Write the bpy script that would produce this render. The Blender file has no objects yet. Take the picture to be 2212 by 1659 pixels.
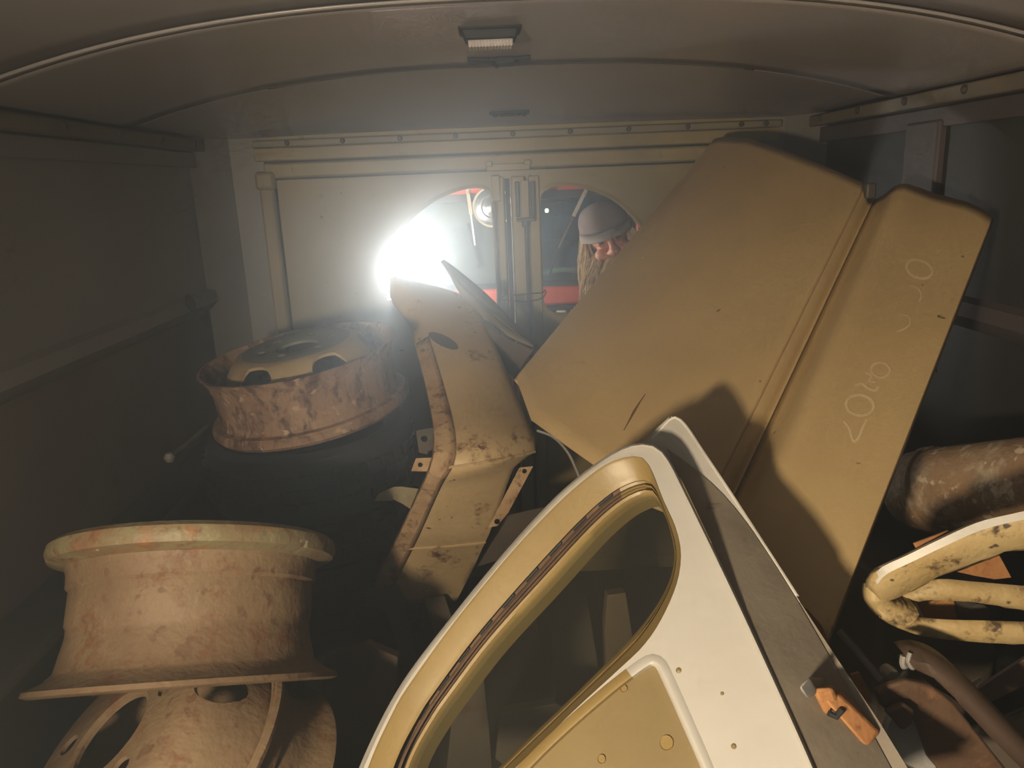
import bpy, bmesh, math, random
from mathutils import Vector, Matrix, noise
from mathutils.geometry import delaunay_2d_cdt
from mathutils.bvhtree import BVHTree

random.seed(7)
SC = bpy.context.scene
COL = SC.collection
V = Vector
R = math.radians

# ------------------------------------------------------------------ camera
FPX, CX, CY, CAMZ = 1661.0, 1106.0, 829.5, 1.25
_p, _y, _a = R(-14.6), R(1.0), R(2.4)
FWD = V((math.sin(_y)*math.cos(_p), math.cos(_y)*math.cos(_p), math.sin(_p)))
_r0 = FWD.cross(V((0, 0, 1))).normalized()
_u0 = _r0.cross(FWD)
RGT = math.cos(_a)*_r0 - math.sin(_a)*_u0
UPV = math.sin(_a)*_r0 + math.cos(_a)*_u0
EYE = V((0, 0, CAMZ))
cam_d = bpy.data.cameras.new('camera')
cam_d.sensor_width = 36.0
cam_d.lens = FPX/2212*36
cam_d.clip_start = 0.02
cam = bpy.data.objects.new('camera', cam_d)
COL.objects.link(cam)
_m = Matrix.Identity(4)
for i in range(3):
    _m[i][0], _m[i][1], _m[i][2], _m[i][3] = RGT[i], UPV[i], -FWD[i], EYE[i]
cam.matrix_world = _m
SC.camera = cam

# ------------------------------------------------------------------ world, exposure
SC.view_settings.view_transform = 'Standard'
SC.view_settings.look = 'None'
SC.view_settings.gamma = 1.0
SC.view_settings.use_curve_mapping = False
SC.view_settings.exposure = 0.0
cy = SC.cycles
cy.max_bounces, cy.diffuse_bounces, cy.glossy_bounces, cy.transmission_bounces, cy.transparent_max_bounces = 4, 2, 2, 3, 8
cy.caustics_reflective = False
cy.caustics_refractive = False
cy.use_adaptive_sampling = True
cy.adaptive_threshold = 0.06
cy.adaptive_min_samples = 14
cy.volume_bounces = 0
cy.use_denoising = True
cy.sample_clamp_indirect = 4.0
world = bpy.data.worlds.new('night')
SC.world = world
world.use_nodes = True
world.node_tree.nodes['Background'].inputs[0].default_value = (0.50, 0.62, 0.80, 1)
world.node_tree.nodes['Background'].inputs[1].default_value = 0.11

def point_light(name, loc, power, color, radius=0.03, spot=None, aim=None):
    d = bpy.data.lights.new(name, 'SPOT' if spot else 'POINT')
    d.energy = power
    d.color = color
    d.shadow_soft_size = radius
    o = bpy.data.objects.new(name, d)
    COL.objects.link(o)
    o.location = loc
    if spot:
        d.spot_size = R(spot)
        d.spot_blend = 0.9
        o.rotation_euler = (V(aim)-V(loc)).to_track_quat('-Z', 'Y').to_euler()
    return o

# the photographer's hand torch, held out to the left behind the lens
torch = point_light('torch_light', (-0.55, -0.40, 1.06), 172.0, (1.0, 0.85, 0.62), 0.05, 92, (0.32, 1.30, 0.84))

# ------------------------------------------------------------------ helpers
def ray(u, v):
    return FWD + (u-CX)/FPX*RGT - (v-CY)/FPX*UPV
def at(u, v, y):
    d = ray(u, v)
    return EYE + d*(y/d.y)
def atz(u, v, z):
    d = ray(u, v)
    return EYE + d*((z-CAMZ)/d.z)
def onplane(u, v, p, n):
    d = ray(u, v)
    return EYE + d*((p-EYE).dot(n)/d.dot(n))

def tag(o, label=None, cat=None, group=None, kind=None):
    if label: o['label'] = label
    if cat: o['category'] = cat
    if group: o['group'] = group
    if kind: o['kind'] = kind
    return o

def empty(name, loc=(0, 0, 0), mat=None):
    o = bpy.data.objects.new(name, None)
    COL.objects.link(o)
    if mat is not None:
        o.matrix_world = mat
    else:
        o.matrix_world = Matrix.Translation(V(loc))
    o.empty_display_size = 0.05
    return o

def frame(z, loc, xhint=(1, 0, 0)):
    z = V(z).normalized()
    x = V(xhint)
    x = (x - z*x.dot(z)).normalized()
    y = z.cross(x)
    m = Matrix.Identity(4)
    for i in range(3):
        m[i][0], m[i][1], m[i][2], m[i][3] = x[i], y[i], z[i], loc[i]
    return m

class MB:
    def __init__(s):
        s.v, s.f, s.fm = [], [], []
        s.mi = 0
    def addv(s, p):
        s.v.append(V(p))
        return len(s.v)-1
    def addf(s, *idx):
        s.f.append(tuple(idx)); s.fm.append(s.mi)
    def box(s, c, size, m=None):
        c = V(c); h = V(size)/2
        b = len(s.v)
        for dx in (-1, 1):
            for dy in (-1, 1):
                for dz in (-1, 1):
                    q = V((dx*h.x, dy*h.y, dz*h.z))
                    if m is not None: q = m @ q
                    s.v.append(c+q)
        for q in ((0, 1, 3, 2), (4, 6, 7, 5), (0, 4, 5, 1), (2, 3, 7, 6), (0, 2, 6, 4), (1, 5, 7, 3)):
            s.addf(*[b+i for i in q])
        return s
    def hexa(s, pts):
        b = len(s.v)
        s.v += [V(p) for p in pts]
        for q in ((0, 3, 2, 1), (4, 5, 6, 7), (0, 1, 5, 4), (1, 2, 6, 5), (2, 3, 7, 6), (3, 0, 4, 7)):
            s.addf(*[b+i for i in q])
        return s
    def beam(s, p, q, w, t, up=(0, 0, 1)):
        p, q = V(p), V(q)
        d = (q-p).normalized()
        up = V(up)
        a = d.cross(up).normalized()*w/2
        n = a.cross(d).normalized()*t/2
        return s.hexa([p-a-n, p+a-n, q+a-n, q-a-n, p-a+n, p+a+n, q+a+n, q-a+n])
    def rings(s, rings, closed=True, cap=True):
        b = len(s.v)
        n = len(rings[0])
        for r in rings: s.v += [V(p) for p in r]
        for i in range(len(rings)-1):
            for j in range(n if closed else n-1):
                k = (j+1) % n
                s.addf(b+i*n+j, b+i*n+k, b+(i+1)*n+k, b+(i+1)*n+j)
        if cap and closed:
            s.addf(*[b+j for j in reversed(range(n))])
            s.addf(*[b+(len(rings)-1)*n+j for j in range(n)])
        return s
    def tube(s, path, r, n=10, sq=1.0):
        path = [V(p) for p in path]
        rr = r if isinstance(r, (list, tuple)) else [r]*len(path)
        out = []
        prev = None
        for i, p in enumerate(path):
            d = (path[min(i+1, len(path)-1)]-path[max(i-1, 0)]).normalized()
            if prev is None:
                x = d.orthogonal().normalized()
            else:
                x = (prev - d*prev.dot(d)).normalized()
            prev = x
            y = d.cross(x)
            out.append([p + (x*math.cos(2*math.pi*k/n) + y*math.sin(2*math.pi*k/n)*sq)*rr[i] for k in range(n)])
        return s.rings(out)
    def lathe(s, prof, n=64, closed=True, m=None):
        b = len(s.v)
        L = len(prof)
        for k in range(n):
            a = 2*math.pi*k/n
            for r, z in prof:
                q = V((r*math.cos(a), r*math.sin(a), z))
                s.v.append(m @ q if m is not None else q)
        for k in range(n):
            k2 = (k+1) % n
            for j in range(L if closed else L-1):
                j2 = (j+1) % L
                s.addf(b+k*L+j, b+k2*L+j, b+k2*L+j2, b+k*L+j2)
        return s
    def grid(s, rows):
        b = len(s.v); n = len(rows[0])
        for r in rows: s.v += [V(p) for p in r]
        for i in range(len(rows)-1):
            for j in range(n-1):
                s.addf(b+i*n+j, b+i*n+j+1, b+(i+1)*n+j+1, b+(i+1)*n+j)
        return s
    def plate(s, outer, holes=(), off=(0, 0, 0), sides=True):
        """flat polygon (3-D points) with holes, extruded by vector off"""
        loops = [[V(p) for p in outer]] + [[V(p) for p in h] for h in holes]
        off = V(off)
        flat = [p for l in loops for p in l]
        b = len(s.v)
        N = len(flat)
        s.v += flat
        nrm = V()
        l0 = loops[0]
        for i in range(len(l0)): nrm += l0[i].cross(l0[(i+1) % len(l0)])
        nrm.normalize()
        ax = (l0[1]-l0[0]).normalized(); ay = nrm.cross(ax).normalized()
        p2 = [V(((p-l0[0]).dot(ax), (p-l0[0]).dot(ay))) for p in flat]
        ed = []; k = 0
        for l in loops:
            ed += [(k+j, k+(j+1) % len(l)) for j in range(len(l))]
            k += len(l)
        vo, _, fs_, ov, _, _ = delaunay_2d_cdt(p2, ed, [], 0, 1e-7)
        L2 = []; k = 0
        for l in loops:
            L2.append(p2[k:k+len(l)]); k += len(l)
        def inside(q, poly):
            c = False
            for i in range(len(poly)):
                a, b2 = poly[i], poly[i-1]
                if (a.y > q.y) != (b2.y > q.y) and q.x < (b2.x-a.x)*(q.y-a.y)/(b2.y-a.y)+a.x: c = not c
            return c
        tris = []
        for f in fs_:
            if not all(ov[i] for i in f): continue
            q = (vo[f[0]]+vo[f[1]]+vo[f[2]])/3
            if inside(q, L2[0]) and not any(inside(q, h) for h in L2[1:]): tris.append(tuple(ov[i][0] for i in f))
        for t in tris: s.addf(b+t[0], b+t[1], b+t[2])
        if off.length > 0:
            s.v += [p+off for p in flat]
            for t in tris: s.addf(b+N+t[2], b+N+t[1], b+N+t[0])
            if sides:
                k = b
                for l in loops:
                    m = len(l)
                    for j in range(m):
                        j2 = (j+1) % m
                        s.addf(k+j, k+j2, k+j2+N, k+j+N)
                    k += m
        return s
    def mesh(s, name, smooth=35):
        me = bpy.data.meshes.new(name)
        me.from_pydata([tuple(p) for p in s.v], [], s.f)
        me.polygons.foreach_set('material_index', s.fm)
        bm = bmesh.new(); bm.from_mesh(me)
        bmesh.ops.remove_doubles(bm, verts=bm.verts, dist=1e-6)
        bmesh.ops.recalc_face_normals(bm, faces=bm.faces)
        bm.to_mesh(me); bm.free()
        if smooth:
            me.shade_smooth()
            me.set_sharp_from_angle(angle=R(smooth))
        return me
    def build(s, name, mat, parent=None, smooth=35, bevel=0, solid=0, world=False, sub=0):
        me = s.mesh(name, smooth)
        for m in (mat if isinstance(mat, (list, tuple)) else [mat]): me.materials.append(m)
        o = bpy.data.objects.new(name, me)
        COL.objects.link(o)
        if parent is not None:
            o.parent = parent
            if world: o.matrix_parent_inverse = parent.matrix_world.inverted()
        if solid:
            md = o.modifiers.new('solid', 'SOLIDIFY'); md.thickness = abs(solid); md.offset = 0 if solid > 0 else -1
        if bevel:
            md = o.modifiers.new('bevel', 'BEVEL'); md.width = bevel; md.segments = 2; md.limit_method = 'ANGLE'
        if sub:
            md = o.modifiers.new('sub', 'SUBSURF'); md.levels = sub; md.render_levels = sub
        return o

def resample(pts, n, closed=False):
    pts = [V(p) for p in pts]
    if closed: pts = pts + [pts[0]]
    L = [0]
    for i in range(1, len(pts)): L.append(L[-1]+(pts[i]-pts[i-1]).length)
    out = []
    m = n if closed else n-1
    j = 0
    for k in range(n):
        t = L[-1]*k/m
        while j < len(L)-2 and L[j+1] < t: j += 1
        seg = L[j+1]-L[j]
        out.append(pts[j].lerp(pts[j+1], (t-L[j])/seg if seg > 0 else 0))
    return out

def smooth_path(pts, n, closed=False):
    """Catmull-Rom through points (tuples of any length) then resample"""
    P = [V(p) for p in pts]
    out = []
    N = len(P)
    rng = range(N if closed else N-1)
    for i in rng:
        if closed:
            a, b, c, d = P[(i-1) % N], P[i], P[(i+1) % N], P[(i+2) % N]
        else:
            a, b, c, d = P[max(i-1, 0)], P[i], P[i+1], P[min(i+2, N-1)]
        for k in range(8):
            t = k/8
            out.append(0.5*((2*b) + (c-a)*t + (2*a-5*b+4*c-d)*t*t + (3*b-a-3*c+d)*t**3))
    if not closed: out.append(P[-1])
    return resample(out, n, closed)

def boolean_cut(o, cutters):
    """cut cylinders out of object o (in its local space) and bake the result"""
    tmp = []
    for mb in cutters:
        me = mb.mesh('cut', 0)
        c = bpy.data.objects.new('cut', me)
        COL.objects.link(c)
        tmp.append(c)
        md = o.modifiers.new('b', 'BOOLEAN'); md.object = c; md.operation = 'DIFFERENCE'; md.solver = 'EXACT'
    par = o.parent
    o.parent = None
    mw = o.matrix_world.copy(); o.matrix_world = Matrix.Identity(4)
    bpy.context.view_layer.update()
    dg = bpy.context.evaluated_depsgraph_get()
    me = bpy.data.meshes.new_from_object(o.evaluated_get(dg))
    o.modifiers.clear()
    o.data = me
    me.set_sharp_from_angle(angle=R(35))
    o.parent = par
    o.matrix_basis = Matrix.Identity(4)
    for c in tmp: bpy.data.objects.remove(c, do_unlink=True)

def copy_tree(o, parent=None):
    c = o.copy(); COL.objects.link(c); c.parent = parent
    for ch in list(o.children): copy_tree(ch, c)
    return c

# ------------------------------------------------------------------ materials
def mat_new(name):
    m = bpy.data.materials.new(name)
    m.use_nodes = True
    nt = m.node_tree
    return m, nt, nt.nodes['Principled BSDF']

def noise_node(nt, scale, detail=6, rough=0.6, coord='Object', stretch=None):
    tc = nt.nodes.new('ShaderNodeTexCoord')
    n = nt.nodes.new('ShaderNodeTexNoise')
    n.inputs['Scale'].default_value = scale
    n.inputs['Detail'].default_value = detail
    n.inputs['Roughness'].default_value = rough
    if stretch:
        mp = nt.nodes.new('ShaderNodeMapping')
        mp.inputs['Scale'].default_value = stretch
        nt.links.new(tc.outputs[coord], mp.inputs[0])
        nt.links.new(mp.outputs[0], n.inputs['Vector'])
    else:
        nt.links.new(tc.outputs[coord], n.inputs['Vector'])
    return n

def ramp(nt, src, stops):
    r = nt.nodes.new('ShaderNodeValToRGB')
    el = r.color_ramp.elements
    el[0].position, el[0].color = stops[0][0], stops[0][1]
    el[1].position, el[1].color = stops[-1][0], stops[-1][1]
    for p, c in stops[1:-1]:
        e = el.new(p); e.color = c
    nt.links.new(src, r.inputs[0])
    return r

def mix(nt, fac, a, b):
    m = nt.nodes.new('ShaderNodeMix')
    m.data_type = 'RGBA'
    nt.links.new(fac, m.inputs[0])
    for k, s in ((6, a), (7, b)):
        if isinstance(s, tuple): m.inputs[k].default_value = s
        else: nt.links.new(s, m.inputs[k])
    return m.outputs[2]

def c4(c, k=1.0): return (c[0]*k, c[1]*k, c[2]*k, 1)

def worn(name, base, alt=None, rust=None, rust_at=0.62, rough=0.5, scale=5.0, spots=None, spot_at=0.70, metal=0.0, bump=0.15, bump_scale=60, stretch=None, spec=0.5):
    """painted / rusty sheet metal: two-tone base, rust patches, speckles, fine relief"""
    m, nt, b = mat_new(name)
    n1 = noise_node(nt, scale, 2, 0.6, stretch=stretch)
    alt = alt or tuple(x*0.72 for x in base)
    col = ramp(nt, n1.outputs['Fac'], [(0.35, c4(alt)), (0.62, c4(base))]).outputs[0]
    if rust:
        n2 = noise_node(nt, scale*2.3, 5, 0.75, stretch=stretch)
        f = ramp(nt, n2.outputs['Fac'], [(rust_at-0.05, (0, 0, 0, 1)), (rust_at+0.06, (1, 1, 1, 1))]).outputs[0]
        n3 = noise_node(nt, 55, 1, 0.7)
        rc = ramp(nt, n3.outputs['Fac'], [(0.35, c4(rust, 0.55)), (0.65, c4(rust))]).outputs[0]
        col = mix(nt, f, col, rc)
    if spots:
        n4 = noise_node(nt, 38, 2, 0.6)
        f = ramp(nt, n4.outputs['Fac'], [(spot_at, (0, 0, 0, 1)), (spot_at+0.04, (1, 1, 1, 1))]).outputs[0]
        col = mix(nt, f, col, c4(spots))
    nt.links.new(col, b.inputs['Base Color'])
    b.inputs['Roughness'].default_value = rough
    b.inputs['Metallic'].default_value = metal
    b.inputs['Specular IOR Level'].default_value = spec
    if bump:
        nb = noise_node(nt, bump_scale, 2, 0.65)
        bp = nt.nodes.new('ShaderNodeBump')
        bp.inputs['Strength'].default_value = bump
        bp.inputs['Distance'].default_value = 0.004
        nt.links.new(nb.outputs['Fac'], bp.inputs['Height'])
        nt.links.new(bp.outputs[0], b.inputs['Normal'])
    return m

def plain(name, base, rough=0.5, metal=0.0, spec=0.5, emit=None, strength=0):
    m, nt, b = mat_new(name)
    n = noise_node(nt, 30, 4)
    col = ramp(nt, n.outputs['Fac'], [(0.3, c4(base, 0.82)), (0.7, c4(base))]).outputs[0]
    nt.links.new(col, b.inputs['Base Color'])
    b.inputs['Roughness'].default_value = rough
    b.inputs['Metallic'].default_value = metal
    b.inputs['Specular IOR Level'].default_value = spec
    if emit:
        b.inputs['Emission Color'].default_value = c4(emit)
        b.inputs['Emission Strength'].default_value = strength
    return m

def pane_mat(name, tint, dust, dust_amt, gloss=0.08, scale=3.0, blot=None):
    """thin window pane: see-through, with a dust film, optional colour blots and a weak mirror"""
    m, nt, b = mat_new(name)
    nt.nodes.remove(b)
    out = nt.nodes['Material Output']
    tr = nt.nodes.new('ShaderNodeBsdfTransparent'); tr.inputs[0].default_value = c4(tint)
    df = nt.nodes.new('ShaderNodeBsdfDiffuse')
    gl = nt.nodes.new('ShaderNodeBsdfGlossy'); gl.inputs['Roughness'].default_value = 0.04
    n = noise_node(nt, scale, 6, 0.6)
    if blot:
        nt.links.new(ramp(nt, n.outputs['Fac'], [(0.42, c4(dust)), (0.62, c4(blot))]).outputs[0], df.inputs[0])
    else:
        df.inputs[0].default_value = c4(dust)
    f = ramp(nt, n.outputs['Fac'], [(0.3, (dust_amt*0.7,)*3+(1,)), (0.7, (min(1, dust_amt*1.3),)*3+(1,))])
    m1 = nt.nodes.new('ShaderNodeMixShader')
    nt.links.new(f.outputs[0], m1.inputs[0]); nt.links.new(tr.outputs[0], m1.inputs[1]); nt.links.new(df.outputs[0], m1.inputs[2])
    m2 = nt.nodes.new('ShaderNodeMixShader'); m2.inputs[0].default_value = gloss
    nt.links.new(m1.outputs[0], m2.inputs[1]); nt.links.new(gl.outputs[0], m2.inputs[2])
    nt.links.new(m2.outputs[0], out.inputs[0])
    return m

RUST = (0.26, 0.11, 0.045)
M = {}
M['ceiling'] = worn('ceiling_paint', (0.36, 0.335, 0.33), (0.31, 0.29, 0.285), rough=0.24, scale=2.0, bump=0.04, bump_scale=25)
M['wall'] = worn('wall_paint', (0.24, 0.235, 0.225), (0.19, 0.187, 0.18), rust=(0.12, 0.08, 0.055), rust_at=0.68, rough=0.5, scale=2.5, bump=0.03)
M['wall_dark'] = worn('dark_wall_tone', (0.032, 0.034, 0.030), (0.022, 0.024, 0.022), rust=(0.05, 0.035, 0.03), rust_at=0.66, rough=0.6, scale=3, bump=0.1)
M['wall_low'] = worn('brown_wall_paint', (0.16, 0.135, 0.115), (0.12, 0.10, 0.085), rust=(0.13, 0.085, 0.06), rust_at=0.62, rough=0.6, scale=2.5, bump=0.03)
M['blade'] = worn('blade_paint', (0.20, 0.165, 0.105), (0.15, 0.125, 0.08), rough=0.5, scale=6)
M['rail'] = worn('rail_paint', (0.27, 0.24, 0.16), (0.21, 0.19, 0.13), rust=(0.14, 0.09, 0.05), rust_at=0.72, rough=0.5, scale=6)
M['siderail'] = worn('side_rail_paint', (0.19, 0.165, 0.125), (0.14, 0.125, 0.10), rust=(0.10, 0.07, 0.05), rust_at=0.68, rough=0.55, scale=6)
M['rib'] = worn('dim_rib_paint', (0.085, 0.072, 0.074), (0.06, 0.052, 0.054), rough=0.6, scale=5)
M['olive'] = worn('rear_door_paint', (0.34, 0.28, 0.135), (0.27, 0.225, 0.115), rust=(0.11, 0.07, 0.04), rust_at=0.70, rough=0.45, scale=4, spots=(0.06, 0.045, 0.03), spot_at=0.72, bump=0.05)
M['dark'] = plain('dark_rubber', (0.02, 0.021, 0.022), 0.7)
M['darkmetal'] = worn('dark_metal', (0.07, 0.062, 0.055), rough=0.5, scale=9)
M['floor'] = worn('floor_metal', (0.05, 0.042, 0.036), rust=(0.08, 0.04, 0.02), rust_at=0.55, rough=0.75, scale=3)
M['ground'] = worn('ground_dirt', (0.07, 0.055, 0.04), rough=0.9, scale=2)
M['tan'] = worn('tan_panel_paint', (0.56, 0.41, 0.20), (0.49, 0.355, 0.175), rust=(0.27, 0.14, 0.07), rust_at=0.74, rough=0.30, scale=3, bump=0.05, spots=(0.15, 0.09, 0.05), spot_at=0.735)
M['valance'] = worn('valance_paint', (0.60, 0.45, 0.24), (0.51, 0.375, 0.20), rust=(0.20, 0.105, 0.05), rust_at=0.62, rough=0.5, scale=5, spots=(0.16, 0.08, 0.04), spot_at=0.69)
M['flange'] = worn('rusty_flange', (0.50, 0.355, 0.195), (0.38, 0.24, 0.13), rust=(0.24, 0.12, 0.06), rust_at=0.57, rough=0.75, scale=14, bump=0.4)
M['rim_rust'] = worn('rim_rusty', (0.29, 0.195, 0.125), (0.215, 0.13, 0.08), rust=(0.13, 0.07, 0.045), rust_at=0.52, rough=0.7, scale=11, bump=0.5, stretch=(1, 1, 0.45), spots=(0.38, 0.27, 0.18), spot_at=0.64)
M['rim_tan'] = worn('rim_tan', (0.235, 0.16, 0.09), (0.18, 0.115, 0.065), rust=(0.185, 0.085, 0.04), rust_at=0.58, rough=0.65, scale=6, bump=0.45, spots=(0.155, 0.09, 0.05), spot_at=0.64)
M['rim_lip'] = worn('rim_lip', (0.225, 0.195, 0.105), (0.19, 0.115, 0.06), rust=(0.28, 0.14, 0.06), rust_at=0.56, rough=0.55, scale=10, bump=0.5, spots=(0.45, 0.40, 0.28), spot_at=0.68)
M['rim_disc'] = worn('rim_disc', (0.36, 0.27, 0.135), (0.27, 0.195, 0.10), rust=(0.18, 0.095, 0.05), rust_at=0.66, rough=0.6, scale=6)
M['disc_hub'] = worn('disc_hub', (0.16, 0.17, 0.12), (0.12, 0.12, 0.09), rust=(0.16, 0.09, 0.05), rust_at=0.64, rough=0.6, scale=9)
M['tyre'] = worn('tyre_rubber', (0.022, 0.022, 0.023), rough=0.75, scale=10)
M['white'] = worn('white_door_paint', (0.49, 0.475, 0.445), (0.44, 0.42, 0.38), rough=0.42, scale=3, bump=0.35, bump_scale=22, spots=(0.30, 0.24, 0.16), spot_at=0.765)
M['yellow'] = worn('yellow_reveal_paint', (0.285, 0.20, 0.075), (0.245, 0.17, 0.064), rust=(0.20, 0.115, 0.05), rust_at=0.76, rough=0.42, scale=6, bump=0.06)
M['card'] = worn('door_card_paint', (0.24, 0.182, 0.086), (0.205, 0.153, 0.072), rust=(0.22, 0.14, 0.07), rust_at=0.73, rough=0.45, scale=5, bump=0.06)
M['channel'] = worn('window_channel', (0.14, 0.085, 0.05), (0.10, 0.06, 0.038), rust=(0.17, 0.09, 0.05), rust_at=0.6, rough=0.8, scale=20)
M['greyprime'] = worn('grey_door_edge', (0.27, 0.23, 0.18), (0.20, 0.17, 0.135), rust=(0.14, 0.085, 0.045), rust_at=0.66, rough=0.6, scale=8)
M['silencer'] = worn('silencer_rust', (0.30, 0.19, 0.10), (0.22, 0.135, 0.075), rust=(0.46, 0.36, 0.24), rust_at=0.55, rough=0.75, scale=7, bump=0.6, spots=(0.50, 0.40, 0.28), spot_at=0.60)
M['loop'] = worn('flaking_cream_paint', (0.50, 0.38, 0.19), (0.42, 0.30, 0.13), rust=(0.12, 0.075, 0.04), rust_at=0.60, rough=0.55, scale=9, bump=0.5, spots=(0.09, 0.06, 0.04), spot_at=0.69)
M['loopwhite'] = worn('white_paint_and_edge_light', (0.66, 0.63, 0.57), rough=0.45, scale=8)  # white paint; on the hoop edge it imitates light from the left
M['orange'] = worn('orange_rust', (0.42, 0.20, 0.075), (0.34, 0.15, 0.055), rust=(0.22, 0.09, 0.035), rust_at=0.62, rough=0.85, scale=16, bump=0.6)
M['brown'] = worn('brown_rust', (0.15, 0.085, 0.048), (0.10, 0.056, 0.033), rust=(0.20, 0.10, 0.05), rust_at=0.62, rough=0.7, scale=10, bump=0.4)
M['brownsmooth'] = worn('brown_smooth', (0.085, 0.055, 0.04), (0.065, 0.042, 0.03), rough=0.45, scale=5)
M['greysteel'] = worn('grey_steel', (0.30, 0.29, 0.27), (0.22, 0.21, 0.20), rough=0.5, scale=12, metal=0.2)
M['chalk'] = plain('chalk_line', (0.64, 0.50, 0.28), 0.9)
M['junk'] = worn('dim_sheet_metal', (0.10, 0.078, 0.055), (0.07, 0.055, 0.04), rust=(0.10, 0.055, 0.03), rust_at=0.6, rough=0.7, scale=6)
M['wood'] = worn('old_wood', (0.17, 0.115, 0.06), (0.12, 0.08, 0.045), rough=0.8, scale=8, stretch=(1, 1, 0.12))
M['red'] = worn('red_truck_paint', (0.60, 0.085, 0.03), (0.50, 0.065, 0.025), rust=(0.28, 0.07, 0.03), rust_at=0.70, rough=0.4, scale=5)
M['cream'] = worn('cream_trim', (0.62, 0.52, 0.36), rust=(0.45, 0.25, 0.12), rust_at=0.62, rough=0.5, scale=14)
M['chrome'] = plain('worn_chrome', (0.75, 0.73, 0.70), 0.22, 0.9)
M['greenwheel'] = plain('green_steering_wheel', (0.50, 0.68, 0.40), 0.4)
M['cabdark'] = plain('cab_interior', (0.03, 0.04, 0.045), 0.8)
M['skin'] = worn('skin', (0.58, 0.27, 0.18), (0.50, 0.20, 0.13), rough=0.5, scale=14, bump=0.25, bump_scale=90)
M['cap'] = worn('cap_wool', (0.20, 0.155, 0.145), (0.15, 0.115, 0.11), rough=0.95, scale=9, bump=0.3, bump_scale=160, spec=0.1)
M['capbrim'] = worn('cap_brim', (0.30, 0.25, 0.22), (0.25, 0.205, 0.18), rough=0.9, scale=12, bump=0.2, spec=0.1)
M['hair'] = worn('pale_hair', (0.72, 0.58, 0.38), (0.36, 0.24, 0.13), rough=0.6, scale=45, bump=0)
M['jacket'] = worn('dark_jacket', (0.05, 0.05, 0.06), rough=0.9, scale=12)
M['wirem'] = plain('rusty_wire', (0.075, 0.05, 0.035), 0.7)
M['lampglass'] = plain('lamp_lens', (0.62, 0.58, 0.58), 0.12, 0.0, 0.8)
M['dirtyglass'] = pane_mat('clear_old_pane', (0.93, 0.95, 0.93), (0.2, 0.2, 0.18), 0.03, 0.05)
M['pane_dusty'] = pane_mat('dusty_windscreen', (0.8, 0.85, 0.82), (0.115, 0.13, 0.11), 0.6, 0.05, 3.5, (0.15, 0.185, 0.20))
M['pane_clear'] = pane_mat('dark_windscreen', (0.86, 0.93, 0.95), (0.09, 0.13, 0.155), 0.20, 0.05, 9.0, (0.15, 0.23, 0.31))  # bluish blots are reflections painted into the dust film
def emitter(name, col, s):
    m, nt, b = mat_new(name)
    b.inputs['Base Color'].default_value = (0.8, 0.8, 0.8, 1)
    b.inputs['Emission Color'].default_value = c4(col)
    b.inputs['Emission Strength'].default_value = s
    return m
def glowing_glass(name, col, st):
    m, nt, b = mat_new(name)
    nt.nodes.remove(b)
    e = nt.nodes.new('ShaderNodeEmission'); e.inputs[0].default_value = c4(col); e.inputs[1].default_value = st
    t = nt.nodes.new('ShaderNodeBsdfTransparent')
    a = nt.nodes.new('ShaderNodeAddShader')
    nt.links.new(e.outputs[0], a.inputs[0]); nt.links.new(t.outputs[0], a.inputs[1])
    nt.links.new(a.outputs[0], nt.nodes['Material Output'].inputs[0])
    m.cycles.emission_sampling = 'NONE'
    return m
M['lampemit'] = glowing_glass('work_lamp_light', (0.97, 1.0, 0.98), 8)
M['reflglow'] = emitter('lamp_reflection_glow', (0.9, 1.0, 0.75), 12)

# ================================================================== THE VAN
XL, XR, XC, YR = -0.80, 0.92, 0.06, 2.30
YF = -0.9
HW = (XR-XL)/2
def zceil(x, y):
    t = min(1, abs((x-XC)/HW))
    g = 1.0
    if y > 1.6: g = max(0, 1-((y-1.6)/0.72)**2)
    return 1.400 + 0.112*(1-t**2.7)*g

def ceil_hit(u, v):
    d = ray(u, v)
    t = 0.3
    while t < 4:
        p = EYE+d*t
        if p.z > zceil(p.x, p.y): return p
        t += 0.002
    return EYE+d*1.6

# floor with pressed ribs
mb = MB()
mb.box((XC, (YF+YR)/2, -0.015), (XR-XL+0.06, YR-YF, 0.03))
fl = mb.build('floor', M['floor']); tag(fl, kind='structure')
for i in range(9):
    x = XL+0.14+i*0.18
    q = MB().box((x, (YF+YR)/2, 0.003), (0.05, YR-YF-0.1, 0.008)).build('floor_rib', M['floor'], fl, bevel=0.003)
tag(MB().box((0.1, 4.2, -0.63), (9, 7.5, 0.06)).build('ground', M['ground']), kind='structure')

# ceiling: three roof sheets overlapping at the seams
ce = empty('ceiling'); tag(ce, kind='structure')
seams = [YF, 0.35, 1.22, 1.80, YR+0.03]
for k in range(4):
    y0, y1 = seams[k], seams[k+1]
    rows = []
    for i in range(13):
        y = y0-0.012+(y1-y0+0.012)*i/12
        dz = 0.004*(k % 2)
        rows.append([V((XL-0.02+(XR-XL+0.04)*j/40, y, zceil(XL-0.02+(XR-XL+0.04)*j/40, y)+dz + (0.0 if i else 0.0))) for j in range(41)])
    MB().grid(rows).build('roof_sheet', M['ceiling'], ce, solid=-0.003)
# seam strips between the sheets
for y in (0.35, 1.22, 1.80):
    rows = []
    for j in range(33):
        x = XC+HW*(0.62 if y > 1.5 else 0.9)*(-1+2*j/32)
        w = 0.007
        rows.append([V((x, y-w, zceil(x, y)-0.0005)), V((x, y-w*0.3, zceil(x, y)-0.0045)), V((x, y+w*0.5, zceil(x, y)-0.0045)), V((x, y+w, zceil(x, y)-0.0005))])
    MB().grid(rows).build('seam_strip', M['darkmetal'], ce, solid=0.001)

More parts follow.
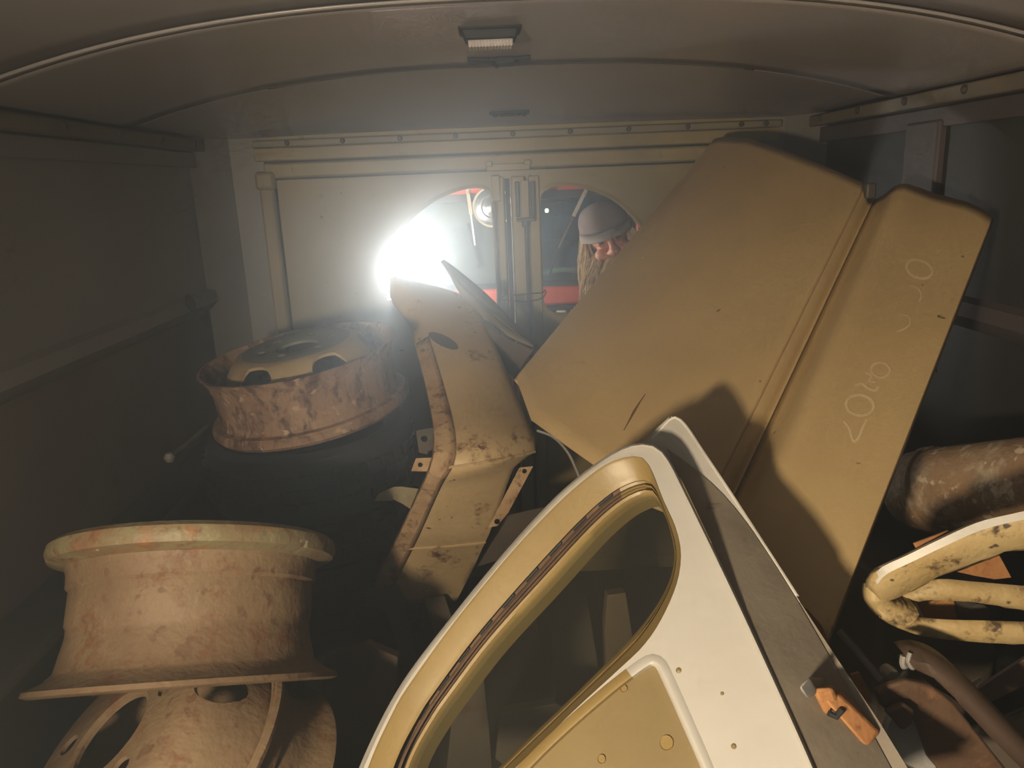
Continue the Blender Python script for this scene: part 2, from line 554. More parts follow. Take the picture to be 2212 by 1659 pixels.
# side walls: upper panel, belt ledge, lower panel, roof rail with bolts
def side_wall(name, x, s):
    w = empty(name, (x, 0, 0)); tag(w, kind='structure')
    up = MB().hexa([V((x, YF, 0.965)), V((x, YR, 0.965)), V((x+s*0.03, YR, 0.965)), V((x+s*0.03, YF, 0.965)),
                    V((x+s*0.0, YF, 1.41)), V((x, YR, 1.41)), V((x+s*0.03, YR, 1.41)), V((x+s*0.03, YF, 1.41))])
    panel_mat = M['wall_dark'] if s > 0 else M['wall']  # right panels, ledge and rail backing take darker tones than the left
    up.build('upper_panel', panel_mat, w, world=True)
    MB().box((x+s*0.025, (YF+YR)/2, 0.48), (0.03, YR-YF, 0.98)).build('lower_panel', panel_mat if s > 0 else M['wall_low'], w, world=True)
    # belt ledge: a sloping pressed step
    pr = [(0.004, 1.005), (-0.012, 0.992), (-0.016, 0.965), (-0.004, 0.945), (0.012, 0.935), (0.02, 1.0)]
    rings = [[V((x-(-s)*0+s*a, y, z)) for a, z in pr] for y in (YF, YR-0.02)]
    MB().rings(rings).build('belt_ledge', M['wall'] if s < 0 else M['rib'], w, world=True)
    # rail under the roof
    rail = MB().box((x-s*0.012, (YF+YR)/2, 1.383), (0.026, YR-YF-0.02, 0.030)).build('roof_rail', M['siderail'], w, world=True, bevel=0.004)
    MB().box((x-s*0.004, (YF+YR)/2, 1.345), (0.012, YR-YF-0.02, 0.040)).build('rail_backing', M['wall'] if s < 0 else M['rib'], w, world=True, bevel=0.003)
    for k in range(14):
        yy = YR-0.15-k*0.215
        b = MB().lathe([(0.0, 0), (0.0085, 0), (0.0085, 0.003), (0.005, 0.006), (0.0, 0.006)], 14, False, frame((-s, 0, 0), V((x-s*0.025, yy, 1.386)), (0, 1, 0)))
        b.build('bolt', M['darkmetal'], rail, world=True)
    # lower wheel-box / bench edge
    return w
wl = side_wall('wall_left', XL, -1)
wr = side_wall('wall_right', XR, 1)
# boxed side bench over each wheel arch
for w, x, s in ((wl, XL, -1), (wr, XR, 1)):
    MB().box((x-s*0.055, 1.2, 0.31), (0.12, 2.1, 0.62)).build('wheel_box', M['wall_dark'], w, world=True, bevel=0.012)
# upright ribs on the right wall
for yy in (0.95, 1.66):
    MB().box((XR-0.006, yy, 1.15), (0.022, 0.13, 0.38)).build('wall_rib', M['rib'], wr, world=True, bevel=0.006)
# oval hole plate on the left ledge
hp = at(428, 632, 2.05)
t_ = (XL-0.0)/hp.x
MB().lathe([(0.0, 0), (0.022, 0), (0.026, 0.003), (0.0, 0.003)], 20, False, frame((1, 0, 0.3), V((XL+0.019, 1.98, 0.985)), (0, 1, 0))).build('hole_plug', M['darkmetal'], wl, world=True)

# rear wall: corner posts, header, bolted rail
wb = empty('wall_rear', (XC, YR, 0)); tag(wb, kind='structure')
def rearbox(name, u0, v0, u1, v1, y, t, mat, bevel=0.003):
    a = at(u0, v0, y); b = at(u1, v1, y)
    x0, x1 = sorted((a.x, b.x)); z0, z1 = sorted((a.z, b.z))
    return MB().box(((x0+x1)/2, y+t/2, (z0+z1)/2), (x1-x0, t, z1-z0)).build(name, mat, wb, world=True, bevel=bevel)
JL, JR, GX, HZ = -0.615, 0.735, 0.051, 1.288     # jambs, door gap, header bottom
MB().box((XC, YR+0.02, 1.34), (XR-XL, 0.04, 0.15)).build('header_panel', M['olive'], wb, world=True)
rr = MB().box((0.088, YR-0.012, 1.385), (1.50, 0.024, 0.020)).build('roof_rail', M['rail'], wb, world=True, bevel=0.004)
MB().box((0.088, YR-0.005, 1.357), (1.50, 0.012, 0.036)).build('header_strip', M['olive'], wb, world=True, bevel=0.003)
MB().box((0.07, YR-0.002, 1.335), (1.42, 0.008, 0.006)).build('header_groove', M['dark'], wb, world=True)
MB().box((0.06, YR-0.008, 1.312), (1.40, 0.020, 0.042)).build('header_sill', M['olive'], wb, world=True, bevel=0.006)
MB().box((0.06, YR-0.003, 1.2895), (1.36, 0.012, 0.007)).build('door_seal', M['dark'], wb, world=True)
for u, v in [(620, 309), (740, 306), (864, 299), (984, 294), (1108, 289), (1232, 284), (1358, 279), (1486, 273), (1602, 269), (1655, 267)]:
    p = at(u, v, YR-0.025)
    MB().lathe([(0.0, 0), (0.0075, 0), (0.0075, 0.003), (0.004, 0.006), (0.0, 0.006)], 14, False, frame((0, -1, 0), V((p.x, YR-0.023, 1.386)))).build('bolt', M['darkmetal'], rr, world=True)
for s, xj, xw in ((-1, JL, XL), (1, JR, XR)):
    # rounded corner panel from the side wall to the door post
    rings = []
    for z in (0.0, 1.41):
        rings.append([V((xw, YR-0.14, z)), V((xw+(-s)*0.03, YR-0.06, z)), V((xw-s*0.07, YR-0.012, z)), V((xj+s*0.02, YR-0.002, z)), V((xj+s*0.02, YR+0.05, z)), V((xw, YR+0.05, z))])
    MB().rings(rings).build('corner_panel', M['wall'], wb, world=True)
    MB().box((xj+s*0.022, YR-0.008, 0.64), (0.042, 0.03, 1.26)).build('door_post', M['olive'], wb, world=True, bevel=0.008)
    MB().box((xj+s*0.022, YR-0.02, 1.285), (0.055, 0.03, 0.05)).build('post_gusset', M['olive'], wb, world=True, bevel=0.01)
for xj in (JL, JR):
    MB().box((xj, YR+0.034, 0.66), (0.05, 0.012, 1.30)).build('jamb_seal', M['dark'], wb, world=True)
MB().box((XC, YR+0.03, 0.02), (1.4, 0.06, 0.05)).build('door_sill', M['olive'], wb, world=True, bevel=0.006)

# rear doors with their half-arched window openings (no glass: a wire runs through both)
YD = YR+0.004
def door_pts(px):
    return [at(u, v, YD) for u, v in px]
winR_px = smooth_path([(1168, 436), (1176, 412), (1205, 401), (1245, 402), (1300, 418), (1340, 442), (1372, 474), (1402, 520), (1422, 580), (1428, 640), (1420, 664), (1400, 672), (1300, 676), (1205, 678), (1184, 668), (1173, 645), (1171, 560)], 64, True)
winL_px = smooth_path([(1062, 440), (1056, 415), (1036, 405), (1000, 409), (955, 425), (915, 450), (878, 484), (846, 524), (826, 560), (821, 588), (832, 618), (862, 650), (930, 680), (1040, 692), (1064, 684), (1074, 660), (1070, 560)], 64, True)
def rear_door(name, x0, x1, win, holes=()):
    d = empty(name, ((x0+x1)/2, YR, 0.02)); tag(d, kind='structure')
    outer = [V((x0, YD, 0.045)), V((x1, YD, 0.045)), V((x1, YD, HZ-0.003)), V((x0, YD, HZ-0.003))]
    w3 = [at(u, v, YD) for u, v in win]
    hs = [w3]
    for (u, v, rx, rz) in holes:
        c = at(u, v, YD)
        hs.append([V((c.x+rx*math.cos(a*math.pi/8), YD, c.z+rz*math.sin(a*math.pi/8))) for a in range(16)])
    o = MB().plate(outer, hs, (0, 0.022, 0)).build('door_skin', M['olive'], d, world=True, smooth=30)
    # rolled lip round the window
    cen = sum(w3, V())/len(w3)
    rings = []
    for p in w3:
        e = (p-cen).normalized()
        rings.append([p+e*0.002+V((0, -0.003, 0)), p+e*0.010+V((0, -0.001, 0)), p-e*0.002+V((0, 0.004, 0)), p-e*0.002+V((0, 0.018, 0))])
    rings.append(rings[0])
    MB().rings(rings, True, False).build('window_lip', M['olive'], d, world=True)
    return d
d1 = rear_door('door_1', JL+0.003, GX-0.008, [tuple(p) for p in winL_px], [(840, 643, 0.011, 0.008), (609, 374, 0.003, 0.003)])
d2 = rear_door('door_2', GX+0.008, JR-0.003, [tuple(p) for p in winR_px], [(1110, 357, 0.004, 0.005)])
# meeting edges
MB().box((GX-0.022, YR-0.006, 0.66), (0.022, 0.02, 1.22)).build('edge_channel', M['olive'], d1, world=True, bevel=0.004)
MB().box((GX-0.040, YR-0.003, 0.66), (0.006, 0.012, 1.20)).build('edge_seam', M['darkmetal'], d1, world=True)
MB().box((GX-0.034, YR-0.010, 1.238), (0.026, 0.020, 0.075)).build('top_bracket', M['olive'], d1, world=True, bevel=0.004)
MB().box((GX+0.030, YR-0.006, 0.66), (0.040, 0.02, 1.22)).build('edge_channel', M['olive'], d2, world=True, bevel=0.004)
MB().box((GX+0.076, YR-0.003, 0.66), (0.030, 0.012, 1.22)).build('edge_strip', M['olive'], d2, world=True, bevel=0.003)
MB().box((GX, YR+0.012, 0.66), (0.013, 0.01, 1.25)).build('gap_rubber', M['dark'], d2, world=True)
rod = MB().tube([V((0.100, YR-0.016, 0.10)), V((0.100, YR-0.016, 0.7)), V((0.100, YR-0.016, 1.15))], 0.0055, 10).build('lock_rod', M['darkmetal'], d2, world=True)
lb = empty('lock_bracket'); lb.parent = d2; lb.matrix_parent_inverse = d2.matrix_world.inverted()
for dx in (-0.022, 0.022):
    MB().box((0.100+dx, YR-0.016, 1.205), (0.012, 0.03, 0.10)).build('bracket_cheek', M['darkmetal'], lb, bevel=0.003)
MB().box((0.100, YR-0.016, 1.205), (0.022, 0.016, 0.105)).build('bolt_slide', M['olive'], lb, bevel=0.002)
MB().box((0.100, YR-0.016, 1.147), (0.055, 0.032, 0.010)).build('bracket_foot', M['darkmetal'], lb, bevel=0.002)
MB().lathe([(0, 0), (0.012, 0), (0.012, -0.014), (0.006, -0.018), (0, -0.018)], 16, False, Matrix.Translation((0.100, YR-0.016, 1.142))).build('rod_collar', M['darkmetal'], lb)
# striker plate on the header above the gap
sp = MB().box((0.055, YR-0.022, 1.296), (0.125, 0.012, 0.020)).build('striker_plate', M['olive'], wb, world=True, bevel=0.003)
for dx in (-0.055, 0.055):
    MB().box((0.055+dx, YR-0.026, 1.306), (0.02, 0.014, 0.016)).build('striker_ear', M['olive'], wb, world=True, bevel=0.003)

# ================================================================== CEILING FITTINGS
def ceil_frame(u, v):
    p = ceil_hit(u, v)
    e = 0.02
    n = V((-(zceil(p.x+e, p.y)-zceil(p.x-e, p.y))/(2*e), -(zceil(p.x, p.y+e)-zceil(p.x, p.y-e))/(2*e), 1)).normalized()
    p.z = zceil(p.x, p.y)
    return p, frame(-n, p, (1, 0, 0))       # local z points down into the van
# dome lamp
p, fm = ceil_frame(1058, 60)
cl = empty('ceiling_lamp', mat=fm)
tag(cl, 'small rectangular interior lamp with ribbed clear lens on the grey ceiling', 'lamp')
W = 0.052
MB().box((0, 0, 0.003), (0.108, 0.074, 0.008)).build('base_plate', M['dark'], cl, bevel=0.003)
MB().hexa([V((-.049, -.033, .006)), V((.049, -.033, .006)), V((.049, .033, .006)), V((-.049, .033, .006)),
           V((-.043, -.027, .022)), V((.043, -.027, .022)), V((.043, .027, .022)), V((-.043, .027, .022))]).build('bezel', M['dark'], cl, bevel=0.003)
lens = MB()
nr = 14
for i in range(nr):
    x = -0.038+0.076*(i+0.5)/nr
    lens.tube([V((x, -0.021, 0.023)), V((x, -0.018, 0.030)), V((x, 0.018, 0.030)), V((x, 0.021, 0.023))], 0.0031, 8)
lens.box((0, 0, 0.0245), (0.076, 0.042, 0.008))
lens.build('ribbed_lens', M['lampglass'], cl)
# sliding catch bar
p, fm = ceil_frame(1078, 122)
cb = empty('roof_catch', mat=fm)
tag(cb, 'dark metal catch with two slim bars on the ceiling beside the lamp', 'catch')
MB().tube([V((-.064, -.016, .006)), V((-.02, -.020, .008)), V((.03, -.020, .008)), V((.066, -.016, .006))], 0.003, 8).build('front_bar', M['dark'], cb)
MB().tube([V((-.066, .018, .006)), V((-.02, .014, .008)), V((.03, .014, .008)), V((.064, .018, .006))], 0.005, 8).build('rear_bar', M['dark'], cb)
MB().box((0.012, 0, 0.010), (0.042, 0.038, 0.016)).build('catch_block', M['dark'], cb, bevel=0.004)
MB().tube([V((-.012, -.012, .012)), V((-.006, .0, .02)), V((-.012, .012, .012))], 0.004, 8).build('catch_hook', M['dark'], cb)
# small ring bracket further back
p, fm = ceil_frame(1100, 240)
rb = empty('roof_ring', mat=fm)
tag(rb, 'small grey ring bracket on the ceiling just before the rear header', 'bracket')
MB().box((0, 0, 0.004), (0.108, 0.016, 0.008)).build('ring_bar', M['dark'], rb, bevel=0.003)
for s in (-1, 1):
    MB().lathe([(0, 0), (.008, 0), (.008, .006), (.004, .010), (0, .010)], 12, False, Matrix.Translation((s*0.038, 0, 0.004))).build('screw', M['dark'], rb)
MB().tube([V((.026*math.cos(a), 0.004-0.030*math.sin(a)*-1, 0.012+0.010*math.sin(a))) for a in [math.pi*k/10 for k in range(11)]], 0.0035, 8).build('ring', M['darkmetal'], rb)

# ================================================================== WHEEL RIMS
def rim_barrel(prof_out, th=0.006):
    inner = [(r-th, z) for r, z in reversed(prof_out)]
    return MB().lathe(list(prof_out)+inner, 96, True)
def hat_disc(parent, mat, prof, th, bore, lug_r, lugs, lug_d, hand_r, hands, hand_d, up=1, hubmat=None, hub_r=None):
    pts = list(prof)+[(r, z-th*up) for r, z in reversed(prof)]
    mb = MB().lathe(pts, 72, True)
    o = mb.build('wheel_disc', [mat] + ([hubmat] if hubmat else []), parent)
    cuts = []
    def cyl(x, y, r, sx=1.0, ang=0):
        ring0 = []
        for k in range(20):
            a = 2*math.pi*k/20
            q = V((r*sx*math.cos(a), r*math.sin(a)))
            ring0.append(V((x+q.x*math.cos(ang)-q.y*math.sin(ang), y+q.x*math.sin(ang)+q.y*math.cos(ang), 0)))
        return MB().rings([[p+V((0, 0, -0.3)) for p in ring0], [p+V((0, 0, 0.3)) for p in ring0]])
    for k in range(lugs):
        a = 2*math.pi*(k+0.3)/lugs
        cuts.append(cyl(lug_r*math.cos(a), lug_r*math.sin(a), lug_d/2))
    for k in range(hands):
        a = 2*math.pi*(k+0.12)/hands
        cuts.append(cyl(hand_r*math.cos(a), hand_r*math.sin(a), hand_d, 0.62, a))
    boolean_cut(o, cuts)
    if hubmat:
        for p in o.data.polygons:
            c = p.center
            if math.hypot(c.x, c.y) < hub_r: p.material_index = 1
    return o
# profile A: straight barrel, flared upper flange, ring below (far rim)
profA = [(0.219, 0.073), (0.214, 0.066), (0.207, 0.055), (0.203, 0.044), (0.203, 0.036), (0.199, 0.030), (0.199, -0.028), (0.201, -0.040), (0.204, -0.044), (0.216, -0.046), (0.221, -0.052), (0.222, -0.064), (0.216, -0.072)]
# profile B: wide rolled flanges, stepped well (near rim)
profB = [(0.226, 0.074), (0.233, 0.083), (0.232, 0.092), (0.226, 0.094)][::-1]
profB = [(0.205, 0.090), (0.222, 0.093), (0.231, 0.087), (0.233, 0.077), (0.228, 0.068), (0.214, 0.064), (0.203, 0.060), (0.199, 0.050), (0.198, 0.034), (0.193, 0.030), (0.193, -0.015), (0.190, -0.019), (0.190, -0.030), (0.196, -0.055), (0.200, -0.072), (0.205, -0.076), (0.215, -0.083), (0.238, -0.092), (0.240, -0.098), (0.228, -0.101), (0.205, -0.097)]

def make_rim(name, label, fm, prof, mat, disc_args, group='loose wheel rims'):
    r = empty(name, mat=fm)
    tag(r, label, 'wheel rim', group)
    b = rim_barrel(prof).build('barrel', mat, r)
    d = hat_disc(r, *disc_args)
    return r

# far rim, lying flat on the tyre stack
axF = V((-0.125, -0.085, 1)).normalized()
cF = EYE + ray(662, 824)*1.74
far = make_rim('wheel_rim', 'rusty wheel rim with hub disc up, topmost on the tyre stack by the left wall', frame(axF, cF), profA, M['rim_rust'],
     (M['rim_disc'], [(0.197, 0.00), (0.180, 0.012), (0.158, 0.060), (0.140, 0.082), (0.120, 0.088), (0.055, 0.088), (0.046, 0.084)], 0.006, 0.05, 0.078, 6, 0.020, 0.158, 6, 0.040, 1, M['disc_hub'], 0.124))
# tyres below it
def tyre_profile():
    return [(r*0.88, z) for r, z in [(0.19, 0.055), (0.205, 0.072), (0.235, 0.078), (0.258, 0.068), (0.268, 0.045), (0.270, 0.0), (0.268, -0.045), (0.258, -0.068), (0.235, -0.078), (0.205, -0.072), (0.19, -0.055), (0.21, -0.05), (0.235, -0.06), (0.25, 0.0), (0.235, 0.06), (0.21, 0.05)]]
def make_tyre(label, fm):
    t = empty('tyre', mat=fm); tag(t, label, 'tyre', 'tyres stacked under the rim')
    MB().lathe(tyre_profile(), 64, True).build('carcass', M['tyre'], t)
    tr = MB()
    for k in range(40):
        a = 2*math.pi*k/40
        for z in (-0.03, 0.0, 0.03):
            aa = a + (0.04 if z == 0 else 0)
            tr.box((0.239*math.cos(aa), 0.239*math.sin(aa), z), (0.008, 0.028, 0.02), Matrix.Rotation(aa, 3, 'Z'))
    tr.build('tread', M['tyre'], t)
    return t
zt = cF.z-0.082-0.100
make_tyre('black tyre directly under the topmost rusty rim', frame((-0.03, -0.02, 1), V((cF.x-0.006, cF.y+0.02, zt))))
k = 1
while zt-0.164 > 0.06:
    zt -= 0.164
    k += 1
    make_tyre('black tyre in the stack, %s below the rusty rim' % {2: 'second', 3: 'third', 4: 'fourth'}[k], frame((-0.02, -0.02, 1), V((cF.x-0.035+0.01*(k % 2), cF.y+0.13, zt))))
# near rim leaning back
thN = R(35)
axN = (FWD*0 + V((-0.02, math.sin(thN), math.cos(thN)))).normalized()
profB = [(r*0.93, z*1.13) for r, z in profB]
cN = EYE + ray(420, 1322)*1.22
near = make_rim('wheel_rim', 'big tan and rust wheel rim with a wide rolled lip, leaning in the left foreground', frame(axN, cN), profB, M['rim_tan'],
     (M['rim_disc'], [(0.176, 0.00), (0.160, 0.01), (0.140, -0.03), (0.120, -0.035), (0.06, -0.035), (0.05, -0.032)], 0.006, 0.05, 0.085, 6, 0.022, 0.155, 6, 0.03, 1))
# painted lip of the near rim
MB().lathe([(r_*0.93, z_*1.13) for r_, z_ in [(0.2045, 0.0905), (0.2225, 0.0937), (0.2318, 0.0874), (0.2338, 0.077), (0.2286, 0.0672), (0.214, 0.0632), (0.206, 0.0608), (0.2055, 0.0615), (0.214, 0.0645), (0.228, 0.0685), (0.2325, 0.077), (0.2306, 0.0866), (0.222, 0.0925), (0.2048, 0.0893)]], 96, True).build('rolled_lip', M['rim_lip'], near)
# rim under it, disc facing up left
nb_ = (-FWD*0.42 + (-0.60*RGT + 0.80*UPV)*0.905).normalized()
cB = EYE + ray(410, 1708)*1.10
low = make_rim('wheel_rim', 'tan wheel rim tilted on edge under the near rim, bolt holes showing', frame(nb_, cB), [(0.196, 0.052), (0.203, 0.056), (0.207, 0.050), (0.205, 0.044), (0.198, 0.040), (0.192, 0.030), (0.188, 0.012), (0.182, 0.008), (0.182, -0.03), (0.188, -0.05), (0.200, -0.06), (0.206, -0.07), (0.2, -0.078)], M['rim_tan'],
     (M['rim_tan'], [(0.190, 0.036), (0.186, 0.056), (0.174, 0.100), (0.154, 0.138), (0.134, 0.149), (0.066, 0.152), (0.060, 0.148)], 0.006, 0.05, 0.096, 5, 0.030, 0.160, 5, 0.030, 1))
# what carries the leaning rims
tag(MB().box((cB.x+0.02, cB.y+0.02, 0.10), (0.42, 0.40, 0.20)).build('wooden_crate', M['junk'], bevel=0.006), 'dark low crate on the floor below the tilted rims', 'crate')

# ================================================================== VALANCE PANEL (centre left)
Lp = [(842, 604, 2.04), (846, 650, 2.00), (884, 705, 1.92), (905, 770, 1.80), (925, 850, 1.66), (939, 925, 1.53), (938, 985, 1.46), (922, 1032, 1.46), (892, 1095, 1.50), (862, 1158, 1.54), (848, 1185, 1.57), (818, 1245, 1.62), (792, 1300, 1.67)]
Rp = [(868, 601, 2.08), (1000, 638, 2.03), (1034, 678, 1.95), (1066, 745, 1.83), (1102, 830, 1.70), (1140, 915, 1.57), (1157, 972, 1.51), (1112, 1008, 1.505), (1084, 1080, 1.55), (1058, 1150, 1.59), (1044, 1180, 1.62), (1020, 1232, 1.67), (985, 1300, 1.72)]
Lw = smooth_path([at(*q) for q in Lp], 49)
Rw = smooth_path([at(*q) for q in Rp], 49)
rows = []
NS = 18
for i in range(49):
    r = []
    for j in range(NS+1):
        s = j/NS
        p = Lw[i].lerp(Rw[i], s)
        bul = 0.045*math.sin(math.pi*min(1, s*1.0))**0.8 if 0 < s < 1 else 0
        bul *= 1.0 if i < 30 else 0.35
        p = p - FWD*bul*0.9
        r.append(p)
    # roll the right edge back
    r.append(Rw[i]+V((0.004, 0.03, -0.004)))
    r.append(Rw[i]+V((-0.008, 0.045, -0.006)))
    rows.append(r)
vp = empty('valance_panel', Lw[-1])
tag(vp, 'curved tan body valance with a rusty left flange, standing left of the centre', 'body panel')
skin = MB().grid(rows).build('valance_skin', M['valance'], vp, world=True, solid=-0.002, smooth=50)
bpy.context.view_layer.update()
def bvh_of(o):
    dg = bpy.context.evaluated_depsgraph_get()
    me = o.evaluated_get(dg).to_mesh()
    mw = o.matrix_world
    return BVHTree.FromPolygons([mw @ v.co for v in me.vertices], [list(p.vertices) for p in me.polygons])
bv = bvh_of(skin)
def stick(b, u, v, off=0.001):
    d = ray(u, v).normalized()
    h = b.ray_cast(EYE, d)
    if h[0] is None: return None
    n = h[1] if h[1].dot(d) < 0 else -h[1]
    return h[0]+n*off
# left rusty flange: raised strip along the left border, bent crease beside it
fr = []
for i in range(10, 47):
    a = rows[i][0]; b = rows[i][3]; c = rows[i][4]
    o_ = -FWD*0.0018
    fr.append([a+V((-0.004, 0.012, 0)), a+o_, a.lerp(b, 0.6)+o_, b+o_*1.4, b+o_*2.6, c+o_*0.1])
MB().grid(fr).build('left_flange', M['flange'], vp, world=True, solid=0.0015)
# horizontal creases
for i in (28, 39):
    MB().tube([rows[i][j]-FWD*0.001 for j in range(3, NS+1)], 0.003, 6).build('crease', M['valance'], vp, world=True)
# oval hole (black rubber grommet) near the top
q = [stick(bv, 958+32*math.cos(a)*1.0+5*math.sin(a), 737+15*math.sin(a)+12*math.cos(a), 0.0012) for a in [2*math.pi*k/20 for k in range(20)]]
if all(q): MB().plate(q, (), FWD*0.0008).build('oval_hole', M['junk'], vp, world=True)
# rivets on the flange
for u, v in [(908, 800), (928, 868), (916, 760), (936, 905)]:
    h = stick(bv, u, v, 0.005)
    if h: MB().lathe([(0, 0.003), (.0035, 0.002), (.004, -0.004)], 10, False, frame(-FWD, h)).build('rivet', M['darkmetal'], vp, world=True)
def pxplate(name, px, y, th, mat, parent, holes=(), bevel=0.0008, ys=None):
    pts = [at(u, v, (ys[i] if ys else y)) for i, (u, v) in enumerate(px)]
    hs = []
    for (u, v, r) in holes:
        n_ = (pts[1]-pts[0]).cross(pts[2]-pts[0]).normalized()
        hs.append([onplane(u+r*math.cos(a), v+r*math.sin(a), pts[0], n_) for a in [2*math.pi*k/12 for k in range(12)]])
    return MB().plate(pts, hs, FWD*th).build(name, mat, parent, world=parent is not None, bevel=bevel)
pxplate('tab', [(898, 990), (938, 988), (934, 1019), (888, 1018)], 1.468, 0.004, M['flange'], vp, [(908, 1004, 5)])
pxplate('tab', [(898, 930), (936, 924), (936, 985), (905, 978)], 1.56, 0.004, M['junk'], vp, [(916, 948, 7)])
pxplate('hook_bracket', [(808, 1083), (818, 1066), (850, 1052), (868, 1051), (904, 1056), (886, 1100), (868, 1088), (850, 1080), (836, 1082)], 1.49, 0.005, M['rim_lip'], vp)
pxplate('right_flange', [(1122, 1010), (1152, 1007), (1098, 1108), (1075, 1136), (1054, 1140)], 1.545, 0.004, M['flange'], vp, [(1133, 1018, 5), (1074, 1127, 6)])
# foot brackets under the valance
pxplate('foot_bracket', [(795, 1270), (860, 1266), (872, 1290), (890, 1370), (905, 1440), (915, 1500), (880, 1500), (868, 1440), (850, 1370), (832, 1320), (778, 1308)], 1.62, 0.006, M['junk'], vp)
pxplate('foot_bracket', [(915, 1290), (960, 1288), (985, 1360), (1000, 1440), (950, 1440), (935, 1360)], 1.66, 0.006, M['junk'], vp)
# leaf shaped sheet hanging behind
tag(pxplate('sheet_offcut', [(760, 1100), (800, 1098), (818, 1092), (832, 1115), (846, 1180), (836, 1215), (812, 1240), (786, 1246), (762, 1224), (735, 1200), (722, 1150)], 1.70, 0.004, M['junk'], None), 'dim rusty leaf-shaped sheet offcut left of the valance foot', 'sheet metal')

# pointed trim blade in front of the rear doors
bl = empty('trim_blade', at(1150, 750, 1.9))
tag(bl, 'long pointed grey-tan trim blade standing up behind the valance', 'body panel')
edge_top = [(952, 566, 2.02), (958, 561, 2.02), (1000, 592, 2.01), (1056, 640, 2.0), (1110, 696, 1.97), (1157, 745, 1.93)]
edge_bot = [(952, 566, 2.02), (970, 592, 2.0), (994, 634, 1.97), (1030, 672, 1.93), (1085, 720, 1.90), (1150, 750, 1.88)]
ridge_ = [(953, 565, 1.998), (966, 580, 1.985), (1000, 620, 1.965), (1048, 662, 1.94), (1100, 706, 1.915), (1153, 747, 1.88)]
A_, B_, C_ = [smooth_path([at(*q) for q in e], 24) for e in (edge_top, ridge_, edge_bot)]
MB().grid([[a, a.lerp(b, 0.5)+FWD*-0.002, b] for a, b in zip(A_, B_)]).build('upper_face', M['blade'], bl, world=True, solid=0.002)
MB().grid([[b, b.lerp(c, 0.5)+FWD*-0.002, c] for b, c in zip(B_, C_)]).build('lower_face', M['blade'], bl, world=True, solid=0.002)
MB().tube([b-FWD*0.001 for b in B_], 0.0025, 6).build('centre_rib', M['darkmetal'], bl, world=True)
# dark sheet the blade stands on
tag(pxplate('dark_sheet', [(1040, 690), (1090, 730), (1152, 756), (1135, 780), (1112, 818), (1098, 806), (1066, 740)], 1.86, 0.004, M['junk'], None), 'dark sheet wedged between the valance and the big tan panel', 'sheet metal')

# ================================================================== BIG TAN PANEL (right)
pTL, pTR, pBL = at(1540, 303, 2.10), at(2141, 430, 1.33), at(1110, 820, 1.52)
nP = (pTR-pTL).cross(pBL-pTL).normalized()
if nP.dot(FWD) > 0: nP = -nP
def PP(u, v): return onplane(u, v, pTL, nP)
# (top px), (bottom px), offset along the normal (mm)
cols = [((1546, 306), (1122, 832), -14), ((1541, 303), (1112, 822), -6), ((1540, 303), (1110, 820), 0), ((1546, 302), (1118, 824), 4), ((1565, 300), (1150, 912), 6), ((1620, 306), (1230, 972), 9),
        ((1700, 335), (1310, 1030), 11), ((1790, 370), (1400, 1100), 10), ((1850, 394), (1480, 1130), 7), ((1866, 400), (1500, 1140), 6), ((1871, 402), (1506, 1142), 2), ((1874, 404), (1512, 1146), -20), ((1878, 405), (1517, 1149), -27), ((1883, 405), (1523, 1152), -27),
        ((1896, 406), (1539, 1165), -21), ((1915, 408), (1560, 1190), -8), ((1932, 408), (1580, 1212), 5), ((1946, 407), (1596, 1228), 10), ((1962, 405), (1612, 1244), 8), ((1985, 402), (1635, 1270), -3), ((2015, 400), (1665, 1300), -17), ((2050, 401), (1700, 1330), -25), ((2085, 407), (1730, 1350), -28), ((2115, 417), (1755, 1352), -31), ((2139, 429), (1768, 1352), -36), ((2141, 431), (1770, 1352), -42)]
bp_ = empty('tan_body_panel', PP(1600, 1200))
tag(bp_, 'large tan body panel with a long pressed ridge, leaning before the right rear door', 'body panel')
g = []
NT = 30
for i in range(NT+1):
    t = i/NT
    g.append([PP(*a).lerp(PP(*b), t) + nP*(o/1000) for a, b, o in cols])
def sec(j0, j1, name):
    return MB().grid([r[j0:j1+1] for r in g]).build(name, M['tan'], bp_, world=True, solid=-0.0015, smooth=40)
skA = sec(0, 10, 'main_skin')
skR = sec(10, 13, 'pressed_groove')
skB = sec(13, len(cols)-1, 'side_skin')
bpy.context.view_layer.update()
# lock stop at the top of the groove
MB().box(PP(1878, 412)+nP*0.0, (0.02, 0.02, 0.03)).build('stop', M['darkmetal'], bp_, world=True, bevel=0.004)
# faint chalk marks along the panel
bb = bvh_of(skB)
def chalk(px, w=3.2, closed=False):
    sp_ = smooth_path([V((u, v, 0)) for u, v in px], 28, closed)
    L_, R_ = [], []
    n = len(sp_)
    for i, q in enumerate(sp_):
        d = (sp_[min(i+1, n-1)]-sp_[max(i-1, 0)])
        if closed: d = sp_[(i+1) % n]-sp_[i-1]
        d.normalize()
        L_.append(stick(bb, q.x-d.y*w, q.y+d.x*w, 0.0006)); R_.append(stick(bb, q.x+d.y*w, q.y-d.x*w, 0.0006))
    if not all(L_) or not all(R_): return
    if closed: L_.append(L_[0]); R_.append(R_[0])
    MB().grid([L_, R_]).build('chalk_mark', M['chalk'], bp_, world=True)
def ell(cx_, cy_, rx, ry, rot=0):
    return [(cx_+rx*math.cos(a)*math.cos(rot)-ry*math.sin(a)*math.sin(rot), cy_+rx*math.cos(a)*math.sin(rot)+ry*math.sin(a)*math.cos(rot)) for a in [2*math.pi*k/12 for k in range(12)]]
chalk(ell(1986, 582, 29, 19, 0.35), 3.4, True)
chalk([(1965, 618), (1982, 622), (1990, 638), (1986, 652)], 2.0)
